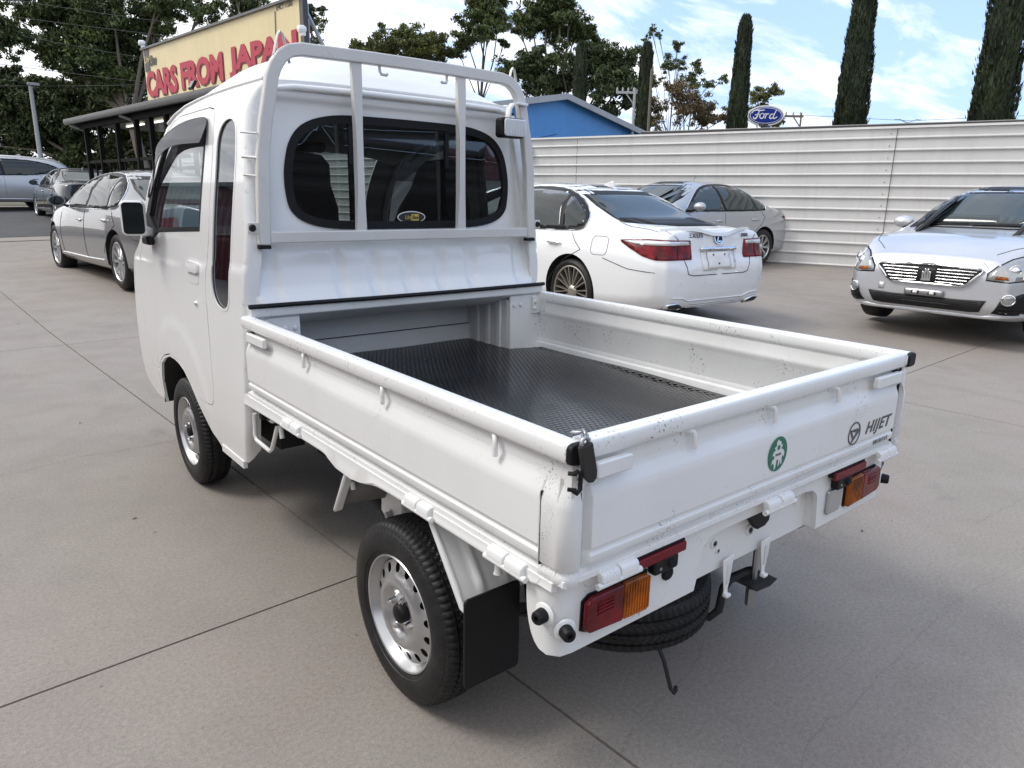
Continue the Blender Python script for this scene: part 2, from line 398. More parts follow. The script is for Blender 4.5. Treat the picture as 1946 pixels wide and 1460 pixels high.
def mat_concrete():
    m, t, b = principled('concrete', (.4, .38, .36), .8, spec=.35)
    g = t.new('ShaderNodeNewGeometry').outputs['Position']
    big = t.noise(g, .35, 5, .6, .4); mid = t.noise(g, 2.3, 8, .65, .3); fin = t.noise(g, 75, 4, .75); grit = t.noise(g, 260, 2, .7)
    c = t.ramp(big, [(.3, (.245, .222, .198)), (.5, (.275, .248, .220)), (.72, (.298, .264, .232))])
    c = t.mix(t.ramp(mid, [(.45, (0, 0, 0)), (.78, (.5, .5, .5))]), c, (.205, .186, .167))
    pink = t.ramp(t.noise(g, .8, 4, .6, .6), [(.5, (0, 0, 0)), (.75, (.45, .45, .45))]); c = t.mix(pink, c, (.298, .240, .214))
    c = t.mix(.5, c, t.ramp(fin, [(.25, (.5, .5, .5)), (.75, (1.45, 1.45, 1.45))]), 'MULTIPLY')
    c = t.mix(.55, c, t.ramp(grit, [(.25, (.55, .55, .55)), (.75, (1.4, 1.4, 1.4))]), 'MULTIPLY')
    stain = t.ramp(t.noise(g, 1.1, 6, .7, 1.2), [(.62, (0, 0, 0)), (.74, (.5, .5, .5))]); c = t.mix(stain, c, (.155, .144, .132))
    mp = t.new('ShaderNodeMapping'); mp.inputs['Scale'].default_value = (1, .22, 1); mp.inputs['Rotation'].default_value = (0, 0, .5); t.l.new(g, mp.inputs[0])
    streak = t.ramp(t.noise(mp.outputs[0], 3.0, 7, .7, .5), [(.58, (0, 0, 0)), (.78, (.45, .45, .45))]); c = t.mix(streak, c, (.175, .162, .148))
    spot = t.ramp(t.noise(g, 13, 3, .5), [(.745, (0, 0, 0)), (.765, (.75, .75, .75))]); c = t.mix(spot, c, (.10, .095, .09))
    t.l.new(c, b.inputs['Base Color'])
    t.l.new(t.ramp(mid, [(.3, (.62, .62, .62)), (.7, (.85, .85, .85))]), b.inputs['Roughness'])
    bump(t, b, t.math('ADD', t.math('MULTIPLY', fin, .6), t.math('MULTIPLY', grit, .4)), .28, .004)
    return m
CONC = mat_concrete()
def mat_asphalt():
    m, t, b = principled('asphalt', (.055, .055, .058), .85); g = t.new('ShaderNodeNewGeometry').outputs['Position']
    c = t.ramp(t.noise(g, 1.2, 6, .6), [(.3, (.045, .045, .048)), (.7, (.075, .074, .074))])
    c = t.mix(.7, c, t.ramp(t.noise(g, 90, 3, .7), [(.3, (.5, .5, .5)), (.7, (1.5, 1.5, 1.5))]), 'MULTIPLY'); t.l.new(c, b.inputs['Base Color'])
    bump(t, b, t.noise(g, 110, 3, .7), .4, .01); return m
ASPH = mat_asphalt()
SOIL = simple('sandy_joint_filler', (.06, .055, .05), .95)
def mat_verge():
    m, t, b = principled('dry_grass_soil', (.09, .08, .045), .95); g = t.new('ShaderNodeNewGeometry').outputs['Position']
    t.l.new(t.ramp(t.noise(g, .8, 7, .65), [(.3, (.06, .055, .03)), (.5, (.10, .088, .05)), (.7, (.075, .085, .035))]), b.inputs['Base Color']); return m
VERGE = mat_verge()
def mat_sheet(name, col, dirt=.5):
    m, t, b = principled(name, col, .45, 0, .1); c = objc(t)
    d = t.ramp(t.noise(c, 1.3, 8, .65, .5), [(.4, (0, 0, 0)), (.85, (1, 1, 1))])
    base = t.mix(t.math('MULTIPLY', d, dirt), col, tuple(x*.68 for x in col))
    sp = t.ramp(t.noise(c, 22, 3, .55), [(.72, (0, 0, 0)), (.75, (1, 1, 1))]); base = t.mix(t.math('MULTIPLY', sp, .5), base, tuple(x*.45 for x in col))
    mp = t.new('ShaderNodeMapping'); mp.inputs['Scale'].default_value = (1, 1, .06); t.l.new(c, mp.inputs[0])
    st = t.ramp(t.noise(mp.outputs[0], 5.5, 6, .7), [(.52, (0, 0, 0)), (.80, (1, 1, 1))]); base = t.mix(t.math('MULTIPLY', st, dirt*.9), base, tuple(x*.62 for x in col))
    t.l.new(base, b.inputs['Base Color']); bump(t, b, t.noise(c, 2.0, 3, .5), .12, .02); return m
FENCEM = mat_sheet('cream_fence_sheet', (.585, .58, .57), .4)
BLUEM = mat_sheet('blue_wall_paint', (.075, .27, .62), .45)
REDM = mat_sheet('dark_red_cladding', (.13, .022, .022), .3)
WORKM = mat_sheet('dark_grey_cladding', (.075, .07, .07), .3)
ROOFG = mat_sheet('grey_roof_sheet', (.40, .40, .40), .6)
GUTG = mat_sheet('grey_gutter_metal', (.10, .10, .103), .5)
GREYW = mat_sheet('pale_grey_wall', (.36, .37, .38), .3)
DKROOF = mat_sheet('dark_brown_fascia', (.045, .038, .038), .3)
BROWNW = mat_sheet('brown_render', (.20, .105, .08), .3)
SIGNY = mat_sheet('yellow_banner', (.66, .55, .30), .45)
SIGNR = simple('banner_red', (.40, .035, .065), .6)
SIGND = simple('banner_dark_red', (.10, .022, .02), .5)
POLEM = simple('pole_grey', (.36, .36, .36), .6, bumps=(30, .2, .01))
WOODP = simple('pole_timber', (.17, .14, .11), .9, bumps=(25, .4, .02))
WIRE = simple('wire_black', (.03, .03, .03), .6)
FBLUE = simple('oval_sign_blue', (.010, .028, .24), .5, 0, 0, .2)
FWHITE = simple('sign_white', (.78, .78, .78), .4)
TUBEL = bpy.data.materials.new('lit_tube'); TUBEL.use_nodes = True
_b = TUBEL.node_tree.nodes['Principled BSDF']; _b.inputs['Emission Color'].default_value = (1, .93, .75, 1); _b.inputs['Emission Strength'].default_value = 1.3
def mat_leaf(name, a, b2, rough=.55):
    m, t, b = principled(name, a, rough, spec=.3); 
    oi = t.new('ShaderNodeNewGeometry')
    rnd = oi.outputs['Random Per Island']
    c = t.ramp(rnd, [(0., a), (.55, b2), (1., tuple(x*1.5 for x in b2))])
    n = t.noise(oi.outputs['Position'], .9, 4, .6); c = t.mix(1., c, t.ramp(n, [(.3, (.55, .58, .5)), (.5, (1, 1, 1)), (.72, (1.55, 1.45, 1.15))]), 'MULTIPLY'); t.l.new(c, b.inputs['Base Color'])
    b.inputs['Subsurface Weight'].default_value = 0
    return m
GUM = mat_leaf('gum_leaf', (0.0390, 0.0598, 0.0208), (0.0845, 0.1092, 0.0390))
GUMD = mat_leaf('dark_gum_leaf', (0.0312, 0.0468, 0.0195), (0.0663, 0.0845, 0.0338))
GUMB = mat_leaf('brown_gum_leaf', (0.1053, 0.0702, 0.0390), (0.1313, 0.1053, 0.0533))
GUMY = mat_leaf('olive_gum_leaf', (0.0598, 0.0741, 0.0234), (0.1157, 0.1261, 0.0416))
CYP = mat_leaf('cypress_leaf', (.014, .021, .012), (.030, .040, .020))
BARK = simple('gum_bark', (.20, .165, .13), .9, bumps=(9, .5, .03))
BARKD = simple('dark_bark', (.085, .068, .055), .95, bumps=(12, .5, .03))
# ------------------------------------------------------------------ ground: the yard is level round the truck and rises gently away from it
def H(x, y):
    s = (x+1.558)*.632+(y+1.565)*.775
    t = min(max(s-7, 0), 20.7); return .028*(t-(1-math.exp(-t*1.2))*.6/1.2*0)
def S(o, kind='structure'): o['kind'] = kind; return o
gx = np.concatenate([[-600, -300, -120, -60], np.arange(-30, 62, 3.), [90, 160, 320, 700]])
m = MB().grid([[(x, y, H(x, y)-.035) for x in gx] for y in gx]); ground = S(ob('ground', m, VERGE, smooth=0))
SO = np.array((-.40, .68)); SU = np.array((1, .045))/math.hypot(1, .045); SV = np.array((-SU[1], SU[0]))
def uv(u, v): p = SO+SU*u+SV*v; return p[0], p[1]
pav = S(empty('pavement'))
def slab(name, u0, u1, v0, v1, mat, par, top=0., n=6, skirt=.034, gap=.0045):
    U = np.linspace(u0+gap, u1-gap, n+1); V = np.linspace(v0+gap, v1-gap, n+1); m = MB()
    m.grid([[(*uv(u, v), H(*uv(u, v))+top) for v in V] for u in U])
    for line in ([(u, V[0]) for u in U], [(u, V[-1]) for u in U], [(U[0], v) for v in V], [(U[-1], v) for v in V]):
        m.grid([[(*uv(a, b), H(*uv(a, b))+top) for a, b in line], [(*uv(a, b), H(*uv(a, b))+top-skirt) for a, b in line]])
    return ob(name, m, mat, par, smooth=0)
ul = [-12.6, -8.4, -4.2, 0, 4.2, 8.4, 12.6, 16.8]; vl = [-10.74, -5.37, 0, 5.37, 10.74, 16.9]
for i in range(len(ul)-1):
    for j in range(len(vl)-1): slab('concrete_slab', ul[i], ul[i+1], vl[j], vl[j+1], CONC, pav)
S(slab('kerb_strip', -40, 60, 16.94, 17.95, CONC, None, .012, 40))
S(slab('road', -60, 70, 17.95, 31.5, ASPH, None, .02, 44))
S(slab('far_verge', -60, 70, 31.5, 33.2, CONC, None, .10, 40, .15))
def crack(pts, w=.0022, seed=0):
    r = random.Random(seed); P = []
    for (a, b), (c, d) in zip(pts[:-1], pts[1:]):
        L = math.hypot(c-a, d-b); k = max(2, int(L/.03))
        for q in range(k):
            t = q/k; j = 0 if q == 0 else r.uniform(-.006, .006); P.append((a+(c-a)*t-(d-b)/L*j, b+(d-b)*t+(c-a)/L*j))
    m = MB(); rows = []
    for i, (x, y) in enumerate(P):
        ax, ay = P[max(i-1, 0)]; bx, by = P[min(i+1, len(P)-1)]; L = math.hypot(bx-ax, by-ay) or 1; ww = w*r.uniform(.25, 1.0)*.5
        nx, ny = -(by-ay)/L*ww, (bx-ax)/L*ww; rows.append([(x-nx, y-ny, H(x, y)+.0012), (x+nx, y+ny, H(x, y)+.0012)])
    m.grid(rows); ob('crack', m, SOIL, pav, smooth=0)
crack([(-3.2, 2.75), (-1.41, 2.62), (-1.28, 2.63), (-1.06, 2.70), (-.83, 2.67), (-.59, 2.68), (.2, 2.62), (1.0, 2.70)], .0022, 1)
crack([(1.9, .05), (1.14, -.14), (1.01, -.17), (.84, -.21), (.63, -.27), (.40, -.35), (.25, -.37), (.09, -.44), (-.08, -.47), (-.24, -.50), (-.5, -.62)], .0008, 2)
crack([(2.6, -.95), (1.68, -.84), (1.47, -.81), (1.1, -.78), (.84, -.79), (.74, -.80), (.49, -.81), (.32, -.83), (.19, -.81), (.06, -.83), (-.3, -.95)], .0007, 3)
crack([(1.9, -.57), (2.6, -.62), (3.4, -.5)], .0009, 4); crack([(5.0, 3.2), (6.6, 3.0), (8.0, 3.3)], .002, 5)
# dry leaf scraps on the slabs
for x, y, a, lb_ in ((-.95, 3.35, 1., 'tiny dry leaf scrap lying above the long crack on the left'), (-1.0, 1.7, .2, 'tiny dry leaf scrap between the crack and the near left joint'), (1.46, -.30, .3, 'tiny dry leaf scrap on the bare concrete right of the spare wheel'), (1.9, .72, .9, 'tiny dry leaf scrap just right of the tailgate corner'), (4.9, 1.6, 2., 'tiny dry leaf scrap on the slab before the silver sedan')):
    m = MB().add([(-.012, 0, .001), (0, -.005, .004), (.014, 0, .002), (0, .005, .0045)], [(0, 1, 2, 3)]); o = tag(ob('dry_leaf', m, BARKD, smooth=0), lb_, 'leaf', 'dry leaf scraps on the concrete')
    o.location = (x, y, H(x, y)+.0005); o.rotation_euler = (0, 0, a)

# ------------------------------------------------------------------ long white sheet-metal fence on the right
fence = tag(empty('fence'), 'long white ribbed sheet metal fence behind the parked cars', 'fence')
FA = np.array((5.32, 25.93)); FB = np.array((16.2, -8.67)); FL = np.linalg.norm(FB-FA); FD = (FB-FA)/FL; FN = np.array((-abs(FD[1]), -abs(FD[0])*1.0)); FN = np.array((FD[1], -FD[0])); 
if FN @ (np.array((-1.5, -1.5))-FA) < 0: FN = -FN
FT = 2.69; pitch = .205
def fp(t, o, z): p = FA+FD*t+FN*o; return (p[0], p[1], z)
prof = [(0.0, FT-.03)]
z = FT-.03-.165
while z > -.2:
    prof += [(0, z+.026), (.016, z+.021), (.027, z+.006), (.027, z-.006), (.014, z-.020), (0, z-.023), (-.004, z-.026)]; z -= pitch
prof.append((0, -.25))
joints = [0, 5.2, 10.6, 16.0, 22.35, 28.6, FL]
rj = random.Random(3)
for i in range(len(joints)-1):
    a, b = joints[i], joints[i+1]+(.06 if i < len(joints)-2 else 0); off = .011*(i % 2)
    T = np.linspace(a, b, 14); bow = [rj.uniform(-.006, .006) for _ in T]
    m = MB().grid([[fp(t, o+off+bw_, zz+.004*math.sin(.9*t)) for (o, zz) in prof] for t, bw_ in zip(T, bow)]); ob('fence_sheet', m, FENCEM, fence, smooth=50)
    m = MB().grid([[fp(t, o+off+.0135, zz) for (o, zz) in prof] for t in (b-.007, b+.003)]); ob('sheet_edge', m, DKROOF, fence)
    for k in range(13):
        zz = FT-.12-pitch*k; 
        if zz < .15: break
        m = MB().obox(fp(b-.10, .004+off, zz), (.006, .006, .006)); ob('fixing_screw', m, DKROOF, fence, smooth=0) if i in (3,) else None
m = MB().sweep([fp(t, .012, FT-.012) for t in np.linspace(0, FL, 12)], [(.034, -.022), (.026, .016), (-.02, .020), (-.03, -.02)]); ob('fence_cap', m, FENCEM, fence, smooth=50)
for t in np.arange(1, FL, 3.1): 
    m = MB(); p = FA+FD*t-FN*.06; m.box(p[0]-.04, p[0]+.04, p[1]-.04, p[1]+.04, -.1, FT-.05); ob('fence_post', m, STEEL, fence)
m = MB(); m.obox(fp(14.85, .04, 2.36), (.02, .02, .21)); m.obox(fp(14.85, .07, 2.42), (.05, .05, .03)); m.obox(fp(14.85, .07, 2.28), (.05, .05, .025)); ob('gate_bolt', m, FWHITE, fence, bevel=.008)
# low grey building whose dark roof edge shows over the fence
lb = tag(empty('low_building'), 'low grey building whose dark roof edge shows just above the fence', 'building')
qa = np.array((13.0, 11.2)); qb = np.array((17.6, -1.9)); qd = (qb-qa)/np.linalg.norm(qb-qa); qn = np.array((-qd[1], qd[0]))
if qn[0] < 0: qn = -qn
def quadbox(name, a, b, n, d0, d1, z0, z1, mat, par):
    c = [a+n*d0, b+n*d0, b+n*d1, a+n*d1]; m = MB(); m.prism([tuple(p) for p in c], 'z', z0, z1); return ob(name, m, mat, par, smooth=0)
quadbox('wall', qa, qb, qn, .0, 5, -.2, 2.93, GREYW, lb); quadbox('fascia', qa-qd*.05, qb+qd*.3, qn, -.12, 5.2, 2.93, 3.00, DKROOF, lb); quadbox('roof', qa-qd*.03, qb+qd*.2, qn, -.05, 5.1, 3.00, 3.02, ROOFG, lb)
# blue gabled shed
shed = tag(empty('blue_shed'), 'bright blue gabled shed with grey roof rising behind the white fence', 'building')
bt = np.array((math.cos(rad(8.5)), math.sin(rad(8.5)))); bn = np.array((-bt[1], bt[0])); bA = np.array((16.71, 18.37)); HW = 5.9; ZA = 4.80; ZEv = ZA-.173*HW
def sp_(a, d): p = bA+bt*a+bn*d; return p
m = MB(); gpoly = [(-HW, -.2), (HW, -.2), (HW, ZEv), (0, ZA), (-HW, ZEv)]
vs = [(*sp_(a, d), z) for d in (0, 14) for a, z in gpoly]; m.add(vs, [(0, 1, 2, 3, 4), (9, 8, 7, 6, 5)]+[(i, (i+1) % 5, 5+(i+1) % 5, 5+i) for i in (1, 4)]); ob('wall', m, BLUEM, shed, smooth=0)
for sg in (-1, 1):
    m = MB(); e = HW+.35; ze = ZA-.173*e
    vs = [(*sp_(0, -.25), ZA+.05), (*sp_(sg*e, -.25), ze+.05), (*sp_(sg*e, 14.2), ze+.05), (*sp_(0, 14.2), ZA+.05)]; m.add(vs+[(x, y, z-.06) for x, y, z in vs], [(0, 1, 2, 3), (7, 6, 5, 4), (0, 4, 5, 1), (1, 5, 6, 2), (2, 6, 7, 3), (3, 7, 4, 0)]); rf = ob('roof', m, ROOFG, shed, smooth=0)
    m = MB(); vs = [(*sp_(0, -.30), ZA+.10), (*sp_(sg*e, -.30), ze+.10), (*sp_(sg*e, -.30), ze-.10), (*sp_(0, -.30), ZA-.10)]; m.add(vs+[(x+bn[0]*.045, y+bn[1]*.045, z) for x, y, z in vs], [(0, 1, 2, 3), (7, 6, 5, 4), (0, 4, 5, 1), (1, 5, 6, 2), (2, 6, 7, 3), (3, 7, 4, 0)]); ob('barge_board', m, ROOFG, rf, smooth=0)
for k, (a, b) in enumerate((((-2.6, 3.05), (-.2, 3.55)), ((-2.8, 3.0), (.1, 2.85)), ((.6, 3.35), (1.9, 3.3)), ((-.2, 2.6), (2.6, 2.45)))):
    m = MB().beam((*sp_(a[0], -.012), a[1]), (*sp_(b[0], -.012), b[1]), .012, .018); ob('wall_crack', m, simple('hairline', (.02, .06, .16), .8), shed)
m = MB(); c = (15.62, 19.6); m.lathe([(.10, 4.55), (.10, 4.98), (.20, 5.02), (.23, 5.12), (.18, 5.24), (.05, 5.30), (0, 5.30)], (*c, 0), 'z', 14); rv = tag(ob('roof_vent', m, FWHITE, smooth=40), 'round white spinning vent on the blue shed roof', 'roof vent')
for k in range(12):
    a = 2*math.pi*k/12; m = MB().beam((c[0]+.21*math.cos(a), c[1]+.21*math.sin(a), 5.03), (c[0]+.19*math.cos(a+.3), c[1]+.19*math.sin(a+.3), 5.22), .02, .03); ob('vane', m, FWHITE, rv)
# ------------------------------------------------------------------ yard office with its canopy, and the banner on its roof
office = tag(empty('yard_office'), 'dark open canopy of the yard office with black posts, brown wall behind', 'building')
o0 = np.array((1.95, 21.5)); o1 = np.array((3.02, 10.6)); od = (o1-o0)/np.linalg.norm(o1-o0); on = np.array((-od[1], od[0]))
OL = np.linalg.norm(o1-o0)
def op(t, d): return o0+od*t+on*d
def obx(name, t0, t1, d0, d1, z0, z1, mat, par=None, bevel=0):
    m = MB().prism([tuple(op(t0, d0)), tuple(op(t1, d0)), tuple(op(t1, d1)), tuple(op(t0, d1))], 'z', z0, z1); return ob(name, m, mat, par or office, smooth=0, bevel=bevel)
ZG = 3.04
m = MB().sweep([(*op(0, -.02), ZG+.04), (*op(OL, -.02), ZG+.04)], [(.07, .06), (.075, -.02), (.05, -.075), (0, -.085), (-.05, -.07), (-.05, .05), (-.03, .06), (.0, .0)]); ob('gutter', m, GUTG, office, smooth=40)
for t in (.35, 4.3, 8.6, 12.4): m = MB().sweep([(*op(t, -.02), ZG-.06), (*op(t+.3, .25), ZG-.20)], [(-.05, -.03), (.05, -.03), (.05, .03), (-.05, .03)]); ob('downpipe', m, GUTG, office)
obx('canopy_roof', 0, OL, .05, 2.5, ZG+.03, ZG+.09, ROOFG); obx('canopy_beam', .05, OL, .12, .22, ZG-.16, ZG+.02, POSTB); obx('canopy_ceiling', .1, OL, .25, 2.4, ZG-.04, ZG+.0, DKROOF)
for k, t in enumerate((.95, 2.06, 3.4, 4.7, 5.6, 6.5, 8.2, 10, 12)): obx('post', t-.05, t+.05, .12, .22, .0, ZG-.16, POSTB)
for t in (1.6, 3.0, 4.4, 5.9, 7.4): obx('rear_post', t-.045, t+.045, 1.5, 1.59, .2, ZG-.05, POSTB)
obx('rail', .5, 7.5, .14, .20, 2.02, 2.09, POSTB); obx('rear_rail', .5, 7.5, 1.51, 1.57, 1.9, 1.97, POSTB)
for t in np.arange(.95, 7.4, .55): obx('baluster', t-.02, t+.02, .15, .19, .3, 2.02, POSTB)
obx('wall', 4.9, 7.0, 2.5, 3.2, 0, ZG+.3, BROWNW); obx('roof', 4.7, 7.1, 2.35, 3.3, ZG+.3, ZG+.4, ROOFG); obx('back_wall', .2, 5.0, 2.3, 2.38, 0, 1.2, POSTB)
obx('window', 6.0, 6.8, 2.46, 2.5, 1.3, 2.4, CG); obx('poster', 5.15, 5.55, 2.47, 2.5, 1.5, 2.15, WHITEM)
for t in (1.4, 3.2, 5.0): obx('strip_light', t, t+1.2, 1.0, 1.06, ZG-.08, ZG-.05, TUBEL)
ban = tag(empty('roof_banner'), 'large faded yellow roof sign reading CARS FROM JAPAN in red', 'sign')
s0 = np.array((3.64, 20.0)); sd = np.array((.1126, -.9936)); sn = np.array((-.9936, -.1126)); SL = 7.78
def bp_(t, d): return s0+sd*t+sn*d
zb, zt = 3.60, 4.87
m = MB().prism([tuple(bp_(-.02, 0)), tuple(bp_(SL, 0)), tuple(bp_(SL, -.10)), tuple(bp_(-.02, -.10))], 'z', zb, zt); ob('board', m, SIGNY, ban, smooth=0)
for a, b in (((-.02, zt), (SL, zt)), ((-.02, zb), (SL, zb))): m = MB().beam((*bp_(a[0]-.05, -.03), a[1]), (*bp_(b[0]+.05, -.03), b[1]), .18, .045); ob('frame_rail', m, GUTG, ban)
m = MB().beam((*bp_(SL+.05, -.05), 3.0), (*bp_(SL+.05, -.05), zt+.08), .10, .20, up=(0, 1, 0)); ob('frame_post', m, DKROOF, ban)
for t in (1.2, 3.6, 6.0, SL): m = MB().beam((*bp_(t, -.15), 3.05), (*bp_(t, -.15), zt-.1), .06, .06, up=(0, 1, 0)); ob('support', m, STEEL, ban)
m = MB().beam((*bp_(SL+.05, -.12), zt-.25), (*bp_(SL-.35, -.95), 3.75), .05, .05); ob('brace', m, STEEL, ban)
Ms = lambda t, z, d: frame((*bp_(t, d), z), (*sd, 0), (0, 0, 1))
def word(w, t0, t1, z0, h):
    for dd, mt, dx, dz, nm, bd in ((.006, SIGND, .035, -.035, 'letter_shadow', .040), (.014, SIGNR, 0, 0, 'lettering', .040)):
        o = text(nm, w, Matrix.Identity(4), h*1.38, mt, ban, .006, bd, 0, 'LEFT', .98)
        xs_ = [v.co.x for v in o.data.vertices]; ys_ = [v.co.y for v in o.data.vertices]; k = (t1-t0)/(max(xs_)-min(xs_)); ky = h/(max(ys_)-min(ys_))
        o.matrix_local = Ms(t0+dx, z0+dz, dd) @ Matrix.Diagonal((k, ky, 1, 1)) @ Matrix.Translation((-min(xs_), -min(ys_), 0))
word('CARS', -.02+.06, 2.0, 3.70, .62); word('FROM', 2.24, 4.50, 3.72, .60); word('JAPAN', 4.80, 7.66, 3.74, .60)
m = MB(); lg_ = ob('logo_panel', MB().prism(rrect(.04, .36, -.0, .50, .01, 1), 'z', 0, .008), INK, ban, smooth=0); lg_.matrix_local = Ms(0.0, 4.33, .004)
text('logo_lettering', 'Uni', Ms(.20, 4.60, .016), .24, SIGNY, ban, .003, 0, .25, sx=.9); text('logo_lettering', 'Bee', Ms(.60, 4.54, .016), .34, INK, ban, .003, .006, .3, sx=.8)
text('logo_small_print', 'MOTORS', Ms(.28, 4.29, .01), .07, INK, ban, .002); text('licence_lettering', 'LMCT 11583', Ms(7.25, 4.79, .008), .115, INK, ban, .002)
m = MB().beam((*bp_(6.9, .012), 4.75), (*bp_(6.86, .02), 3.9), .012, .012, up=(0, 1, 0)); ob('hanging_cable', m, WIRE, ban)
for k, (t, z, d) in enumerate(((.15, 3.55, .55), (4.0, 3.62, .5))):
    p = bp_(t, d); f = tag(empty('flood_light', (p[0], p[1], 0)), ('black flood light on the canopy roof below the letter C' if k == 0 else 'black flood light on the canopy roof below the word FROM'), 'flood light')
    m = MB().obox((0, 0, z), (.03, .13, .10), Matrix.Rotation(.5, 3, 'Y')); ob('lamp_body', m, BLACK, f, bevel=.01); m = MB().tube([(.0, 0, z-.05), (.06, .0, z-.25), (.06, 0, 3.10)], .015, 6); ob('bracket', m, BLACK, f)
    m = MB().obox((-.025, 0, z+.02), (.004, .11, .08), Matrix.Rotation(.5, 3, 'Y')); ob('lamp_glass', m, CG, f)
for k, (t, z) in enumerate(((.12, zt+.13), (SL+.16, zt-.58), (SL+.1, zt+.14))):
    p = bp_(t, .06); f = tag(empty('security_light', (p[0], p[1], z)), ('small white lamp on the upper left corner of the yellow sign', 'small white lamp half way up the right edge of the yellow sign', 'small white lamp on the upper right corner of the yellow sign')[k], 'lamp')
    m = MB().lathe([(.0, -.09), (.06, -.07), (.075, .03), (.05, .07), (0, .07)], (0, 0, 0), 'x', 12); ob('lamp_head', m, FWHITE, f, smooth=50); m = MB().box(-.02, .05, -.05, .05, -.11, -.06); ob('bracket', m, FWHITE, f)
# dark red shed left of the yard and the ribbed shed behind the camera: the truck's windows mirror them
rs = tag(empty('red_shed'), 'dark red ribbed shed seen only as a reflection in the truck side windows', 'building')
m = MB(); ry = np.arange(-4, 24.01, .12); m.grid([[(-5.2-(.03 if (k//2) % 2 else 0), y, z) for z in (0.0, 2.75)] for k, y in enumerate(ry)]); ob('wall', m, REDM, rs, smooth=0)
m = MB().box(-10, -5.26, -4, 24, 0, 2.74); ob('shed_body', m, REDM, rs, smooth=0); m = MB().box(-10.1, -5.05, -4.2, 24.2, 2.75, 2.85); ob('roof', m, GUTG, rs)
for y0 in (-2.5, 3.0, 10.5, 17.): m = MB().box(-5.18, -5.14, y0, y0+3.4, 0.0, 1.15); ob('bench', m, DKROOF, rs)
ws_ = tag(empty('workshop'), 'dark grey ribbed workshop wall mirrored in the truck rear window', 'building')
m = MB(); rz = np.arange(0, 3.07, .09); m.grid([[(x, -9.4+(.025 if (k//2) % 2 else 0)-.18*(x+2), z) for x in (-9, 18)] for k, z in enumerate(rz)]); ob('wall', m, WORKM, ws_, smooth=0)
m = MB(); m.add([(-9, -8.05, 3.06), (18, -12.9, 3.06), (18, -17, 3.7), (-9, -13, 3.7)], [(0, 1, 2, 3)]); ob('roof', m, GUTG, ws_, solid=.1)
# ------------------------------------------------------------------ poles and wires
def pole(name, label, x, y, zt_, r, mat, cat, extra=None):
    p = tag(empty(name, (x, y, 0)), label, cat); z0 = H(x, y)-.1
    m = MB().tube([(0, 0, z0), (0, 0, zt_)], [r, r*.75], 8); ob('pole_shaft', m, mat, p, smooth=60)
    if extra: extra(p)
    return p
def lampx(p):
    m = MB().obox((.10, -.08, 5.56), (.22, .09, .05)); ob('lamp_head', m, POLEM, p, bevel=.02)
pole('light_pole', 'slim pale street light pole rising behind the silver suv', 3.0, 36.0, 5.55, .10, POLEM, 'street light', lampx)
def xarm(w, z, n, dirv, mat):
    def f(p):
        d = Vector((*dirv, 0)).normalized(); m = MB().beam(-d*w*.9+Vector((0, 0, z)), d*w*.12+Vector((0, 0, z)), .07, .09); m.beam(-d*w*.45+Vector((0, 0, z)), Vector((0, 0, z-.45)), .04, .04); ob('cross_arm', m, mat, p)
        for k in range(n): m = MB().lathe([(.03, 0), (.04, .06), (.02, .14), (0, .14)], tuple(-d*(w*(.85-.8*k/max(1, n-1)))+Vector((0, 0, z+.045))), 'z', 8); ob('insulator', m, POLEM, p)
    return f
pole('power_pole', 'grey power pole with one sided cross arm behind the blue shed', 20.95, 18.79, 5.55, .07, POLEM, 'power pole', xarm(.80, 5.38, 4, (.78, -.62), POLEM))
pole('timber_pole', 'bare slim timber pole leaning beside a narrow cypress', 19.89, 17.07, 5.91, .06, WOODP, 'pole')
pole('power_pole', 'small far power pole with cross arm right of the blue oval sign', 29.72, 16.8, 5.20, .05, WOODP, 'power pole', xarm(.80, 5.05, 3, (.78, -.62), WOODP))
def twin(p):
    for s in (-1, 1): m = MB().tube([(0, 0, 5.05), (s*.3, -s*.24, 5.22), (s*.5, -s*.40, 5.20)], .03, 6, flat=.6); ob('lamp_arm', m, POLEM, p)
pole('twin_lamp_post', 'distant twin headed lamp post just above the fence top', 35.45, 14.7, 5.1, .04, POLEM, 'lamp post', twin)
wires = [((2.92, 43.83, 8.06), (8.3, 39.44, 7.13)), ((2.7, 44.01, 6.29), (8.25, 39.48, 5.34)), ((2.58, 44.11, 5.34), (8.25, 39.48, 5.29)), ((3.0, 43.76, 8.7), (8.25, 39.48, 7.63)), ((3.68, 43.21, 9.41), (8.33, 39.41, 8.58)), ((2.85, 43.88, 7.52), (8.3, 39.5, 6.2))]
WL = ('thin overhead wire, the one meeting the upper left corner of the yellow sign', 'thin overhead wire crossing the light pole top, second lowest on the left', 'lowest thin overhead wire, running almost level past the light pole', 'thin overhead wire crossing the pale gum trunk, second from the top', 'topmost thin overhead wire high in the gum crown', 'steepest thin overhead wire, sloping down behind the light pole top')
for (a, b), wl_ in zip(wires, WL):
    A_ = Vector(a); B_ = Vector(b); d = (B_-A_); A_ = A_-d*2.2; B_ = B_+d*.3
    P = [A_.lerp(B_, t)-Vector((0, 0, .35*4*t*(1-t)-.25)) for t in np.linspace(0, 1, 14)]
    P = [p+Vector((-.19, -.98, 0))*8.5*1.0+Vector((0, 0, -.05*0)) for p in P]
    k = .80
    m = MB().tube([Vector((-1.558, -1.565, 1.387))*0+p for p in P], .010, 5); tag(ob('power_line', m, WIRE, smooth=60), wl_, 'power line', 'overhead wires on the left')
m = MB().tube([(29.72, 16.8, 5.1), (33, 13.5, 4.9), (37, 10, 5.2)], .008, 4); tag(ob('power_line', m, WIRE), 'thin wire running right from the small far power pole', 'power line')
